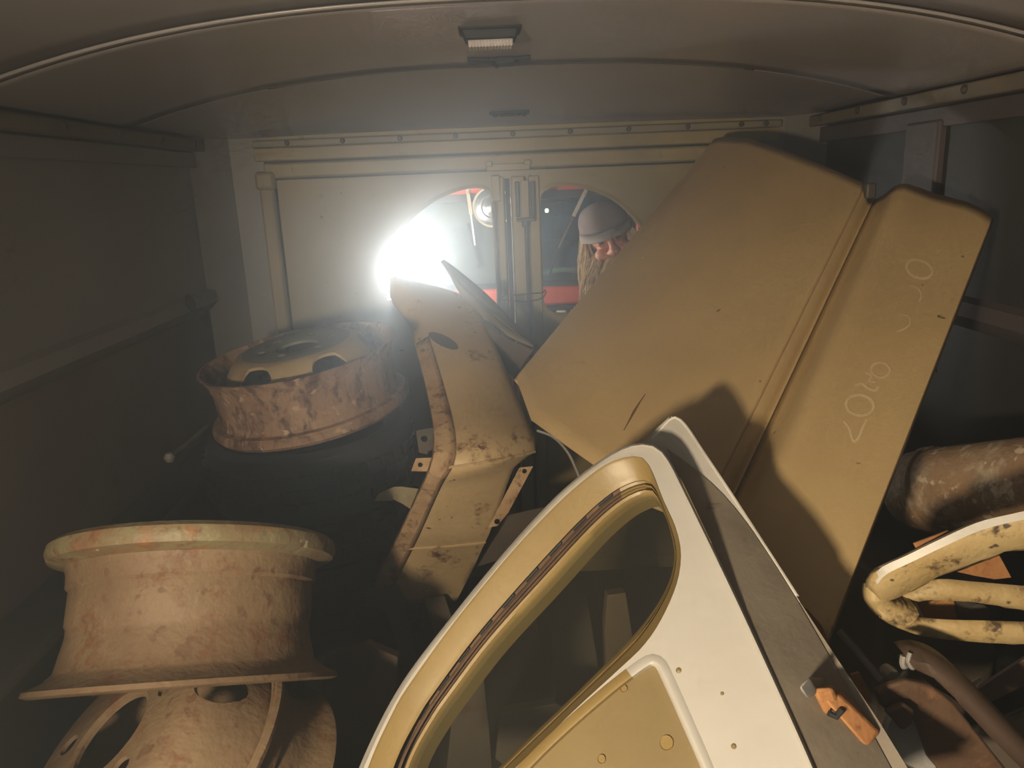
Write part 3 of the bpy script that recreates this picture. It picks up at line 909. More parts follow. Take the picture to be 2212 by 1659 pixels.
chalk([(1945, 680), (1962, 684), (1966, 700), (1952, 712), (1938, 716)], 2.0)
chalk(ell(1902, 800, 20, 16, 0.2), 3.0, True)
chalk([(1868, 806), (1882, 812), (1878, 824), (1890, 826)], 2.6)
chalk([(1846, 834), (1862, 830), (1876, 840), (1890, 844), (1898, 836)], 3.0)
chalk(ell(1857, 876, 30, 22, 0.15), 3.4, True)
chalk([(1822, 910), (1834, 926), (1842, 952), (1852, 950), (1866, 920), (1872, 905)], 3.0)
# scratch of rust on the main skin
ba = bvh_of(skA)
pts = [stick(ba, u, v, 0.0008) for u, v in [(1394, 852), (1382, 870), (1370, 890), (1358, 912), (1348, 930)]]
if all(pts): MB().tube(pts, [0.0006, 0.0012, 0.0022, 0.0012, 0.0006], 6).build('rust_scratch', M['brown'], bp_, world=True)
# curled wire edge beside its lower corner
tag(MB().tube(smooth_path([at(1160, 930, 1.50), at(1195, 944, 1.49), at(1225, 975, 1.48), at(1245, 1015, 1.47), at(1258, 1050, 1.46)], 20), 0.003, 8).build('bent_wire', M['greysteel']), 'thin bent wire hanging below the lower corner of the big tan panel', 'wire')

# ================================================================== VAN DOOR IN THE FOREGROUND
dA, dB, dC = at(1390, 958, 0.90), at(1745, 1650, 0.56), at(790, 1659, 0.74)
nD = (dB-dA).cross(dC-dA).normalized()
if nD.dot(FWD) > 0: nD = -nD
def DP(u, v, off=0.0): return onplane(u, v, dA+nD*off, nD)
vd = empty('van_door', DP(1400, 1950))
tag(vd, 'cream and yellow van door with a rounded window opening, leaning in the foreground', 'vehicle door')
out_px = smooth_path([(690, 1880), (745, 1735), (800, 1602), (868, 1475), (965, 1345), (1090, 1192), (1200, 1073), (1285, 1002), (1345, 966), (1388, 956), (1420, 964), (1446, 992), (1480, 1058), (1560, 1222), (1640, 1392), (1750, 1635), (1840, 1850)], 90)
out_px = [(p.x, p.y) for p in out_px]
face_outer = out_px + [(1600, 1990), (1000, 1990)]
win_px = smooth_path([(772, 1760), (798, 1650), (852, 1532), (888, 1473), (982, 1343), (1106, 1192), (1210, 1083), (1292, 1014), (1344, 990), (1384, 988), (1406, 1014), (1432, 1080), (1458, 1138), (1470, 1195), (1462, 1258), (1432, 1330), (1392, 1392), (1330, 1452), (1240, 1535), (1120, 1652), (1010, 1760), (900, 1840), (820, 1830)], 110, True)
win_px = [(p.x, p.y) for p in win_px]
open_px = smooth_path([(878, 1740), (908, 1640), (952, 1562), (1000, 1495), (1080, 1392), (1200, 1262), (1290, 1162), (1340, 1115), (1376, 1090), (1412, 1078), (1428, 1098), (1442, 1128), (1452, 1165), (1457, 1205), (1446, 1255), (1418, 1308), (1372, 1368), (1300, 1442), (1210, 1530), (1090, 1645), (1000, 1740), (940, 1800), (890, 1790)], 110, True)
open_px = [(p.x, p.y) for p in open_px]
card_out = smooth_path([(985, 1800), (1085, 1690), (1180, 1592), (1290, 1494), (1372, 1430), (1408, 1412), (1436, 1424), (1456, 1462), (1500, 1560), (1545, 1665), (1590, 1790)], 60)
card_out = [(p.x, p.y) for p in card_out]
cen = V((1330, 1640, 0))
def shrink(px, d):
    out = []
    n = len(px)
    for i, p in enumerate(px):
        a = V((*px[max(i-1, 0)], 0)); b = V((*px[min(i+1, n-1)], 0))
        t = (b-a).normalized()
        nn = V((-t.y, t.x, 0))
        out.append((p[0]+nn.x*d, p[1]+nn.y*d))
    return out
card_mid = shrink(card_out, 14)
card_in = shrink(card_out, 27)
# face sheet
fo = [DP(*p) for p in face_outer]
MB().plate(fo, [[DP(*p) for p in win_px], [DP(*p) for p in card_out]], -nD*0.0015).build('door_face', M['white'], vd, world=True, smooth=30)
# raised lip around the outside edge
rings = []
for i, p in enumerate(out_px):
    q = DP(*p)
    inn = DP(*shrink(out_px, 10)[i]) if False else q
    rings.append(q)
lip_in = shrink(out_px, 9)
MB().grid([[DP(*a, -0.012), DP(*a, 0.0015), DP(a[0]*0.5+b[0]*0.5, a[1]*0.5+b[1]*0.5, 0.0045), DP(*b, 0.0005)] for a, b in zip(out_px, lip_in)]).build('outer_lip', M['white'], vd, world=True, smooth=70)
# window reveal: yellow slopes with the rusty glass channel between them
prof = [(0.0, 0.001, 0), (0.05, -0.002, 0), (0.42, -0.012, 0), (0.52, -0.016, 0), (0.54, -0.028, 1), (0.60, -0.030, 1), (0.63, -0.022, 2), (0.67, -0.022, 2), (0.69, -0.032, 1), (0.73, -0.032, 1), (0.755, -0.024, 2), (0.82, -0.026, 0), (1.0, -0.040, 0)]
def loopat(f, off): return [DP(a[0]+(b[0]-a[0])*f, a[1]+(b[1]-a[1])*f, off) for a, b in zip(win_px, open_px)]
L3 = [loopat(f, o) for f, o, _ in prof]
def strip(i0, i1, name, mat, n=0):
    rows_ = [L3[i]+[L3[i][0]] for i in range(i0, i1+1)]
    return MB().grid(rows_).build(name, mat, vd, world=True, smooth=45)
strip(0, 3, 'window_reveal', M['yellow'])
ch = MB().grid([L3[i][96:]+L3[i][:47] for i in range(3, 11)]).build('glass_channel', M['channel'], vd, world=True, smooth=45)
MB().grid([L3[i][46:97] for i in range(3, 11)]).build('rear_reveal', M['yellow'], vd, world=True, smooth=45)
strip(10, 12, 'inner_reveal', M['yellow'])
ir = MB().grid([[p, p-nD*0.02] for p in (L3[12]+[L3[12][0]])]).build('reveal_edge', M['yellow'], vd, world=True)
# channel slots
nn_ = len(win_px)
for k_, i in enumerate(range(3, 44, 4)):
    a, b = L3[4][i], L3[4][i+2]
    c, d = L3[5][i+2], L3[5][i]
    MB().plate([a+nD*0.003, b+nD*0.003, c+nD*0.003, d+nD*0.003], (), -nD*0.002).build('channel_slot', M['dark'], ch, world=True)
# sliding glass
gl = [DP(a[0], a[1], -0.033) for a in open_px]
MB().plate([DP(a[0]+(b[0]-a[0])*0.86, a[1]+(b[1]-a[1])*0.86, -0.030) for a, b in zip(win_px, open_px)], (), -nD*0.003).build('window_glass', M['dirtyglass'], vd, world=True, smooth=0)
# recessed lower card with its rounded bead
bead = [[DP(*a, 0.0), DP(*b, 0.004), DP(b[0]*0.4+c[0]*0.6, b[1]*0.4+c[1]*0.6, 0.003), DP(*c, -0.006)] for a, b, c in zip(card_out, card_mid, card_in)]
MB().grid(bead[:31]).build('card_bead', M['yellow'], vd, world=True, smooth=80)
MB().grid(bead[30:]).build('card_bead', M['white'], vd, world=True, smooth=80)
MB().plate([DP(*p, -0.006) for p in card_in], (), -nD*0.002).build('door_card', M['card'], vd, world=True)
for u, v, r in [(1348, 1488, 8), (1440, 1605, 15), (1300, 1640, 9)]:
    MB().lathe([(0, 0.0002), (r/FPX*0.66, 0.0002), (r/FPX*0.66*1.15, 0.0012), (r/FPX*0.66*1.2, -0.001)], 18, False, frame(nD, DP(u, v, -0.0055))).build('screw_hole', M['yellow'], vd, world=True)
for u, v, r in [(1466, 1448, 8), (1560, 1498, 5), (1585, 1612, 7)]:
    MB().lathe([(0, 0.0012), (r/FPX*0.4, 0.0010), (r/FPX*0.6, 0.0002), (r/FPX*0.75, -0.001)], 12, False, frame(nD, DP(u, v, 0.0))).build('dent_chip', M['card'], vd, world=True)
# edge wall (grey primer) and outer skin behind
i0 = 64
back_px = smooth_path([(1440, 968), (1500, 1012), (1560, 1066), (1620, 1140), (1690, 1245), (1770, 1380), (1860, 1540), (1990, 1780)], len(out_px)-i0)
front_ = out_px[i0:]
MB().grid([[DP(*a, -0.001), DP(a[0]*0.5+b.x*0.5, a[1]*0.5+b.y*0.5, -0.022), DP(b.x, b.y, -0.050)] for a, b in zip(front_, back_px)]).build('edge_wall', M['greyprime'], vd, world=True, smooth=60)
skin_px = [(1396, 962), (1420, 932), (1451, 899), (1476, 914), (1520, 978), (1580, 1068), (1650, 1176), (1728, 1300), (1700, 1330), (1600, 1170), (1500, 1060)]
MB().plate([DP(u, v, -0.052) for u, v in [(1728, 1300), (1800, 1410), (1900, 1560), (2010, 1740), (1960, 1760), (1830, 1560), (1700, 1330)]], (), -nD*0.0012).build('skin_tail', M['greyprime'], vd, world=True)
MB().plate([DP(u, v, -0.052) for u, v in skin_px], (), -nD*0.0012).build('outer_skin', M['white'], vd, world=True)
hem = smooth_path([(1410, 950), (1450, 905), (1476, 914), (1520, 978), (1580, 1068), (1650, 1176), (1722, 1288)], 40)
MB().tube([DP(p.x, p.y, -0.053) for p in hem], 0.0022, 8).build('skin_hem', M['loopwhite'], vd, world=True)
MB().plate([DP(u, v, -0.060) for u, v in [(1390, 958), (1418, 926), (1446, 900), (1438, 925), (1408, 962)]], (), -nD*0.001).build('hem_fold', M['white'], vd, world=True)
# hinge block on the door edge: rusty bar, its end coloured pale for light from the left
hb = empty('hinge_block', at(1820, 1560, 0.62))
hb.parent = vd; hb.matrix_parent_inverse = vd.matrix_world.inverted()
hb['label'] = 'orange rusty hinge block with its end coloured pale for the light on it'
yb = 0.60
MB().hexa([at(1778, 1510, yb), at(1812, 1496, yb+.005), at(1902, 1580, yb-.01), at(1872, 1618, yb-.02),
           at(1790, 1500, yb+.04), at(1822, 1490, yb+.04), at(1908, 1572, yb+.03), at(1884, 1604, yb+.03)]).build('bar', M['orange'], hb, world=True, bevel=0.003)
MB().hexa([at(1752, 1488, yb), at(1800, 1484, yb), at(1815, 1520, yb), at(1782, 1548, yb),
           at(1762, 1482, yb+.04), at(1805, 1478, yb+.04), at(1820, 1510, yb+.04), at(1790, 1535, yb+.04)]).build('knuckle', M['orange'], hb, world=True, bevel=0.004)
MB().hexa([at(1724, 1484, yb-.01), at(1748, 1459, yb), at(1766, 1494, yb), at(1744, 1512, yb-.01),
           at(1740, 1476, yb+.05), at(1790, 1462, yb+.05), at(1796, 1490, yb+.04), at(1760, 1500, yb+.04)]).build('pale_end', M['greysteel'], hb, world=True, bevel=0.003)
MB().tube([at(1790, 1540, yb-.006), at(1806, 1548, yb-.008), at(1818, 1534, yb-.006)], 0.003, 8).build('pin', M['dark'], hb, world=True)
# rusty smears on the edge of the door: small orange gussets
pxplate('rusty_gusset', [(1728, 1308), (1745, 1316), (1775, 1350), (1790, 1382), (1760, 1375), (1730, 1350)], 0.78, 0.004, M['orange'], vd)
pxplate('rusty_gusset', [(1838, 1458), (1856, 1452), (1880, 1495), (1885, 1520), (1850, 1500)], 0.72, 0.004, M['orange'], vd)
MB().tube([at(1812, 1362, 0.86), at(1850, 1405, 0.84), at(1905, 1470, 0.80)], 0.0045, 8).build('grey_rod', M['greysteel'], vd, world=True)  # loose rod beside the door edge, grouped under the door

# ================================================================== RIGHT-HAND PILE
# silencer
si = empty('exhaust_silencer', at(2080, 1060, 1.16))
tag(si, 'rusty brown cylindrical exhaust silencer lying by the right wall', 'silencer')
pa, pb = at(1955, 1062, 1.22), at(2300, 1042, 0.98)
pb = pa + (pb-pa)*1.35
ax = (pb-pa).normalized(); Ls = (pb-pa).length
fs = frame(ax, pa)
MB().lathe([(0.0, -0.004), (0.040, -0.002), (0.058, 0.008), (0.066, 0.028), (0.069, 0.06), (0.069, Ls*0.5), (0.068, Ls), (0.0, Ls)], 48, False, fs).build('shell', M['silencer'], si, world=True)
MB().lathe([(0.068, 0.055), (0.072, 0.060), (0.072, 0.070), (0.068, 0.075)], 48, False, fs).build('seam_ring', M['silencer'], si, world=True)
MB().tube([pa-ax*0.12+V((0, 0.03, -0.004)), pa-ax*0.06+V((0, 0.008, 0)), pa+ax*0.01], 0.026, 20).build('inlet_pipe', M['brown'], si, world=True)
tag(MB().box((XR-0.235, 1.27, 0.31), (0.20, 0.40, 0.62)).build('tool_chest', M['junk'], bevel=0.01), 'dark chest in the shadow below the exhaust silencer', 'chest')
# pale sliver on the right wall
tag(pxplate('pale_sliver', [(2002, 770), (2014, 752), (2026, 806), (2016, 800), (1998, 786)], 1.34, 0.003, M['greysteel'], None), 'small pale sliver sticking out behind the big tan panel', 'scrap')

# bent frame with flaking paint
bf = empty('bent_hoop', at(1985, 1290, 0.78))
tag(bf, 'cream bent metal hoop with flaking paint and rusty clips at the right edge', 'hoop')
def band(name, top, bot, mat, depth=0.018, lipmat=None):
    T = smooth_path([at(*q) for q in top], 40); B = smooth_path([at(*q) for q in bot], 40)
    rows_ = []
    for i, (a, b) in enumerate(zip(T, B)):
        jag = 0.0022*noise.noise(V((i*0.9, len(top), 0.3)))
        m_ = a.lerp(b, 0.5) - FWD*0.006
        rows_.append([a+V((0.0, depth*0.5, -0.007)), a+FWD*0.003+V((0, 0, 0.001)), a.lerp(b, 0.12)-FWD*0.003, m_, a.lerp(b, 0.85)-FWD*0.004, b+V((0, 0.004, jag)), b+V((0, depth, jag+0.003))])
    o = MB().grid(rows_).build(name, mat, bf, world=True, solid=0.0025, smooth=60)
    if lipmat:
        MB().grid([[r[0]+V((0, 0, 0.0015)), r[1]+V((0, -0.001, 0.0022)), r[1].lerp(r[2], 0.9)-FWD*0.0022] for r in rows_]).build(name+'_edge', lipmat, o, world=True, smooth=60)  # white edge strip: light on the top edge put in as colour
    return o
band('upper_arm', [(1888, 1280, .775), (1886, 1258, .77), (1905, 1232, .765), (1960, 1206, .755), (2030, 1172, .745), (2110, 1136, .735), (2180, 1118, .725), (2290, 1096, .71), (2420, 1080, .69), (2560, 1090, .67), (2640, 1160, .665)],
     [(1900, 1300, .785), (1935, 1296, .78), (1968, 1282, .775), (2015, 1256, .765), (2060, 1236, .755), (2130, 1212, .745), (2190, 1192, .735), (2290, 1186, .72), (2420, 1168, .70), (2520, 1172, .68), (2580, 1200, .675)], M['loop'], 0.03, M['loopwhite'])
band('nose', [(1880, 1262, .78), (1878, 1280, .78), (1884, 1302, .775), (1912, 1334, .77), (1960, 1352, .765)],
     [(1936, 1262, .785), (1922, 1284, .785), (1930, 1300, .78), (1952, 1310, .775), (1985, 1322, .77)], M['loop'], 0.03)
band('middle_bar', [(1935, 1290, .80), (1985, 1272, .795), (2030, 1256, .79), (2110, 1262, .78), (2290, 1276, .76), (2600, 1290, .70)],
     [(1952, 1306, .80), (2000, 1296, .795), (2040, 1300, .79), (2110, 1304, .78), (2290, 1330, .76), (2600, 1345, .70)], M['loop'], 0.02)
band('lower_arm', [(1890, 1310, .775), (1930, 1326, .77), (1985, 1338, .765), (2050, 1344, .755), (2130, 1346, .745), (2290, 1350, .73), (2480, 1345, .70), (2580, 1300, .68), (2585, 1200, .672)],
     [(1905, 1336, .775), (1950, 1362, .77), (2010, 1378, .765), (2080, 1386, .755), (2160, 1392, .745), (2290, 1394, .73), (2500, 1396, .70), (2630, 1330, .675), (2640, 1160, .668)], M['loop'], 0.03)
def clip(px, y, th=0.004):
    return pxplate('rusty_clip', px, y, th, M['orange'], bf)
clip([(1975, 1174), (2050, 1146), (2060, 1160), (1985, 1194)], 0.768)
clip([(2070, 1236), (2160, 1200), (2186, 1248), (2150, 1252), (2105, 1244)], 0.772)
clip([(1982, 1300), (2060, 1296), (2078, 1338), (2000, 1342)], 0.812)
pxplate('torn_tongue', [(1948, 1302), (1978, 1296), (1998, 1336), (1985, 1330)], 0.80, 0.002, M['loopwhite'], bf)
MB().lathe([(0, 0.012), (0.012, 0.010), (0.016, 0.0), (0.016, -0.02), (0, -0.02)], 20, False, frame(-FWD, at(2105, 1322, 0.80))).build('rubber_stop', M['darkmetal'], bf, world=True)
# curled strut
cs = empty('curled_strut', at(1960, 1480, 0.72))
tag(cs, 'brown strut with a curled bright edge below the cream hoop', 'strut')
r1 = smooth_path([at(1952, 1412, .70), at(1990, 1408, .695), at(2040, 1428, .69), (at(2100, 1480, .68)), at(2200, 1580, .66), at(2260, 1640, .65)], 24)
r2 = smooth_path([at(1958, 1440, .70), at(1985, 1455, .69), at(2020, 1482, .68), at(2070, 1516, .67), at(2150, 1600, .655), at(2220, 1670, .645)], 24)
MB().grid([[a+V((0, .02, 0)), a, a.lerp(b, .35)-FWD*.010, a.lerp(b, .7)-FWD*.008, b, b+V((0, .02, 0))] for a, b in zip(r1, r2)]).build('strut_body', M['brownsmooth'], cs, world=True, solid=0.0025, smooth=60)
MB().tube(smooth_path([at(1952, 1416, .698), at(1950, 1434, .697), at(1958, 1448, .696), at(1950, 1462, .694), at(1938, 1476, .692), at(1958, 1474, .69), at(1968, 1480, .69)], 24), 0.0035, 8).build('curled_edge', M['greysteel'], cs, world=True)
MB().tube(smooth_path([at(1966, 1410, .694), at(1962, 1428, .692), at(1972, 1446, .69)], 12), 0.0025, 8).build('curled_rim', M['greysteel'], cs, world=True)
MB().lathe([(0, 0.006), (.0065, 0.006), (.0075, 0), (.0075, -0.012), (0, -0.012)], 16, False, frame(-FWD, at(1926, 1457, .70))).build('rivet_head', M['greysteel'], cs, world=True)
# forked bracket
fb = empty('forked_bracket', at(2000, 1600, 0.62))
tag(fb, 'brown rusty forked bracket in the bottom right corner', 'bracket')
pxplate('plate', [(1895, 1496), (1920, 1482), (1960, 1470), (2010, 1480), (2060, 1516), (2110, 1580), (2190, 1680), (2060, 1700), (2010, 1640), (1990, 1580), (1968, 1540), (1935, 1528), (1912, 1535)], 0.66, 0.012, M['brown'], fb, (), 0.003)
pxplate('fork', [(1915, 1540), (1955, 1520), (1978, 1536), (1972, 1566), (1950, 1580), (1935, 1560)], 0.645, 0.01, M['brown'], fb, (), 0.003)
# pale round tin behind the fork
tag(MB().lathe([(0, 0.0), (.030, 0.0), (.032, -0.006), (.032, -0.06), (0, -0.06)], 32, False, frame((-0.35, -0.75, 0.55), at(1985, 1595, .69))).build('round_tin', M['greysteel']), 'pale grey round tin half hidden by the forked bracket', 'tin')
# orange bar at the right border
tag(MB().hexa([at(2105, 1494, .80), at(2135, 1520, .80), at(2300, 1440, .78), at(2300, 1365, .78), at(2112, 1480, .83), at(2140, 1506, .83), at(2300, 1430, .82), at(2300, 1360, .82)]).build('orange_bar', M['brown'], bevel=0.003), 'reddish-brown flat bar rising to the right edge below the cream hoop', 'bar')
tag(pxplate('pale_chip', [(2092, 1478), (2118, 1462), (2122, 1470), (2098, 1488)], 0.735, 0.003, M['loopwhite'], None), 'small white paint chip at the tip of the reddish bar', 'chip')
# long dark lumps that fill the corner
tag(MB().hexa([at(2030, 1600, .80), at(2300, 1500, .78), at(2300, 1800, .70), at(2000, 1800, .72), at(2040, 1590, 1.0), at(2300, 1490, 1.0), at(2300, 1790, .95), at(2010, 1790, .95)]).build('dark_box', M['junk'], bevel=0.01), 'dark box under the forked bracket in the bottom right corner', 'box')
tag(MB().tube([at(2040, 1595, .70), at(2075, 1680, .66)], 0.005, 10).build('thin_rod', M['greysteel']), 'thin grey rod at the bottom edge beside the round tin', 'rod')

# ================================================================== DARK PILE SEEN THROUGH THE DOOR WINDOW
def junkplate(name, label, cat, px, y, th, mat):
    return tag(pxplate(name, px, y, th, mat, None, (), 0.002), label, cat)
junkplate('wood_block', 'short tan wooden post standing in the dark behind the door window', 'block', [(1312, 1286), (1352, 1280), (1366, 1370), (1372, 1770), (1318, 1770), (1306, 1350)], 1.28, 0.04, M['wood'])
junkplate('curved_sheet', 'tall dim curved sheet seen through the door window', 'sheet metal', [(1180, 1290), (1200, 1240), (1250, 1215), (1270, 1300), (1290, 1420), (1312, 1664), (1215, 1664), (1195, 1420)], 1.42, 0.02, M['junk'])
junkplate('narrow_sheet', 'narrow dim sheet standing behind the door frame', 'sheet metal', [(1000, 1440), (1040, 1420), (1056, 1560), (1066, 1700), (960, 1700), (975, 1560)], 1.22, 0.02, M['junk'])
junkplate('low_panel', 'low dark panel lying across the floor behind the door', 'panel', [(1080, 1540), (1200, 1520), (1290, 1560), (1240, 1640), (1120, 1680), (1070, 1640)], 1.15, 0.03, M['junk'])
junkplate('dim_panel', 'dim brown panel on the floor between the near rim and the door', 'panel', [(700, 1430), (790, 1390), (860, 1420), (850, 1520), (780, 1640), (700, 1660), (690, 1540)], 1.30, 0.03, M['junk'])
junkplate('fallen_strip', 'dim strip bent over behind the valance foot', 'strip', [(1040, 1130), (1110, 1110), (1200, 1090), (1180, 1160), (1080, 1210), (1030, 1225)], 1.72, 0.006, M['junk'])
# rod clipped to the left wall
wr_ = empty('wall_rod', V((XL+0.02, 1.75, 0.70)))
tag(wr_, 'thin rod with a pale ball end on the left wall below the ledge', 'rod')
def xat(u, v, x):
    d = ray(u, v); return EYE+d*(x/d.x)
p0, p1 = xat(366, 988, XL+0.035), xat(446, 922, XL+0.035)
MB().tube([p0, p0.lerp(p1, .5)+V((0.004, 0, 0)), p1], 0.006, 8).build('rod', M['greysteel'], wr_, world=True)
MB().lathe([(0, .013), (.008, .010), (.013, 0), (.008, -.010), (0, -.013)], 16, False, frame((0, 0, 1), p0)).build('ball_end', M['greysteel'], wr_, world=True)
# wire loop tying the two rear doors together
wp = [at(1178, 626, YR-.03), at(1172, 632, YR-.006), at(1150, 634, YR-.028), at(1120, 637, YR-.030), at(1098, 638, YR-.024), at(1082, 643, YR-.02), at(1076, 648, YR+.005), at(1085, 648, YR-.022), at(1110, 650, YR-.030), at(1140, 651, YR-.030), at(1162, 648, YR-.022), at(1174, 641, YR-.004), at(1180, 630, YR+.02)]
tag(MB().tube(smooth_path(wp, 60), 0.0022, 8).build('tie_wire', M['wirem']), 'dark twisted wire tying the two rear doors together through their windows', 'wire')

# ================================================================== OUTSIDE: LAMP, TRUCK, PERSON
# work lantern
lc = at(846, 572, 2.92)
wk = empty('work_lantern', V((lc.x, lc.y, -0.6)))
tag(wk, 'glaring white work lantern on a stand outside the left rear window', 'lamp')
MB().lathe([(0, -0.105), (0.045, -0.10), (0.056, -0.07), (0.058, 0.0), (0.056, 0.06), (0.045, 0.09), (0, 0.095)], 32, False, Matrix.Translation(lc)).build('globe', M['lampemit'], wk, world=True)
lp_ = point_light('lantern_bulb', lc, 33.0, (0.97, 1.0, 0.98), 0.04)
lp_.parent = wk; lp_.matrix_parent_inverse = wk.matrix_world.inverted()
MB().lathe([(0, 0.098), (0.05, 0.098), (0.062, 0.105), (0.04, 0.125), (0, 0.13)], 32, False, Matrix.Translation(lc)).build('lantern_cap', M['darkmetal'], wk, world=True)
MB().lathe([(0, -0.108), (0.05, -0.108), (0.06, -0.115), (0.06, -0.16), (0, -0.165)], 32, False, Matrix.Translation(lc)).build('lantern_base', M['darkmetal'], wk, world=True)
MB().tube([lc+V((0, 0, -0.16)), V((lc.x, lc.y, -0.25))], 0.012, 12).build('stand_pole', M['darkmetal'], wk, world=True)
for k in range(3):
    a = 2*math.pi*k/3+0.4
    MB().tube([V((lc.x, lc.y, -0.22)), V((lc.x+0.25*math.cos(a), lc.y+0.25*math.sin(a), -0.595))], 0.009, 10).build('leg', M['darkmetal'], wk, world=True)

YT = 3.36
tk = empty('red_truck', V((at(1125, 700, YT).x, YT, -0.6)))
tag(tk, 'red truck with a two-pane windscreen parked nose-on behind the van', 'truck')
bpy.context.view_layer.update()
pc = at(1128, 520, YT)
TX = pc.x
zt_, zb_ = at(1128, 429, YT).z, at(1128, 611, YT).z
hw = 0.50
def tb(name, x0, x1, z0, z1, y0, y1, mat, bevel=0.006, parent=None):
    return MB().box(((x0+x1)/2, (y0+y1)/2, (z0+z1)/2), (x1-x0, y1-y0, z1-z0)).build(name, mat, parent or tk, world=True, bevel=bevel)
tb('roof_header', TX-hw-.05, TX+hw+.05, zt_+.028, zt_+.12, YT-.03, YT+.10, M['red'], .02)
tb('roof_visor', TX+.02, TX+hw, zt_+.045, zt_+.10, YT-.06, YT-.03, M['cream'], .008)
tb('cab_roof', TX-hw-.05, TX+hw+.05, zt_+.10, zt_+.14, YT+.02, YT+1.2, M['red'], .02)
tb('cab_back', TX-hw-.05, TX+hw+.05, zb_-.4, zt_+.10, YT+1.15, YT+1.2, M['cabdark'], .01)
for s in (-1, 1):
    tb('side_pillar', TX+s*(hw+.02)-.03, TX+s*(hw+.02)+.03, zb_-.05, zt_+.06, YT-.02, YT+.06, M['red'], .012)
    tb('cab_side', TX+s*(hw+.035)-.015, TX+s*(hw+.035)+.015, zb_-.9, zt_+.1, YT+.06, YT+1.18, M['red'], .01)
tb('centre_pillar', TX-.018, TX+.018, zb_-.02, zt_+.04, YT-.015, YT+.03, M['red'], .006)
tb('top_seal', TX-hw, TX+hw, zt_-.004, zt_+.030, YT-.012, YT+.012, M['darkmetal'], .004)
tb('bottom_seal', TX-hw, TX+hw, zb_-.022, zb_+.004, YT-.016, YT+.012, M['dark'], .004)
for s, mt in ((-1, 'pane_dusty'), (1, 'pane_clear')):
    x0, x1 = sorted((TX+s*.018, TX+s*(hw-.008)))
    tb('windscreen_pane', x0, x1, zb_, zt_, YT-.003, YT+.003, M[mt], 0)
    if s > 0:
        pass
tb('cowl', TX-hw-.06, TX+hw+.06, zb_-.10, zb_-.018, YT-.05, YT+.1, M['red'], .015)
tb('cowl_lip', TX-hw-.06, TX+hw+.06, zb_-.118, zb_-.100, YT-.062, YT+.05, M['dark'], .004)
for i in range(16):
    x = TX-hw+.03+i*(2*hw-.06)/15
    tb('grille_slat', x-.022, x+.022, zb_-.34, zb_-.118, YT-.075, YT-.045, M['cream'], .006)
tb('grille_back', TX-hw, TX+hw, zb_-.36, zb_-.112, YT-.04, YT-.02, M['red'], .004)
tb('front_panel', TX-hw-.06, TX+hw+.06, zb_-.95, zb_-.34, YT-.06, YT+.1, M['red'], .03)
tb('bumper', TX-hw-.15, TX+hw+.15, zb_-1.02, zb_-.88, YT-.14, YT-.05, M['darkmetal'], .02)
for s in (-1, 1):
    MB().lathe([(.0, 0), (.05, .01), (.09, .035), (.10, .06), (.105, .06), (.105, -.04), (0, -.04)], 32, False, frame((0, -1, 0), V((TX+s*.36, YT-.10, zb_-.62)))).build('headlamp', M['chrome'], tk, world=True)
    w_ = MB().lathe([(0.0, -.09), (.30, -.09), (.38, -.07), (.40, 0), (.38, .07), (.30, .09), (0, .09)], 40, False, frame((1, 0, 0), V((TX+s*.50, YT+.55, -.2)))).build('wheel', M['tyre'], tk, world=True)
tb('dashboard', TX-hw+.02, TX+hw-.02, zb_-.12, zb_-.03, YT+.03, YT+.10, M['cabdark'], .02)
tb('seat_back', TX-.42, TX+.42, zb_-.5, zb_+.12, YT+.75, YT+.88, M['cabdark'], .03)
# steering wheel
sw = empty('steering_wheel'); sw.parent = tk; sw.matrix_parent_inverse = tk.matrix_world.inverted()
sc_ = at(1212, 624, YT+.19)
sf = frame((0, 0.62, 0.78), sc_)
ring = [sf @ V((.165*math.cos(2*math.pi*k/40), .165*math.sin(2*math.pi*k/40), 0)) for k in range(40)]
MB().tube(ring+[ring[0]], .0125, 10).build('wheel_ring', M['greenwheel'], sw)
for k in range(3):
    a = math.pi/2+2*math.pi*k/3
    MB().tube([sf @ V((0, 0, -.03)), sf @ V((.16*math.cos(a), .16*math.sin(a), 0))], .008, 8).build('wheel_spoke', M['greenwheel'], sw)
MB().lathe([(0, .01), (.035, .005), (.04, -.03), (.02, -.3), (0, -.3)], 20, False, sf).build('wheel_hub', M['cabdark'], sw)
# wipers hanging from the header
def wiper(a0, a1, b0, b1, y):
    w = empty('wiper'); w.parent = tk; w.matrix_parent_inverse = tk.matrix_world.inverted()
    pa_, pb_ = at(*a0, y), at(*a1, y-.01)
    MB().beam(pa_, pa_.lerp(pb_, .45), .015, .006, (0, 1, 0)).build('arm_base', M['cream'], w)
    MB().beam(pa_.lerp(pb_, .42), pb_, .007, .005, (0, 1, 0)).build('arm', M['chrome'], w)
    MB().beam(at(*b0, y+.004), at(*b1, y+.004), .011, .014, (0, 1, 0)).build('blade', M['dark'], w, bevel=.003)
wiper((1010, 408), (1026, 530), (1011, 482), (1034, 578), YT-.03)
wiper((1266, 410), (1206, 536), (1206, 530), (1188, 592), YT-.03)
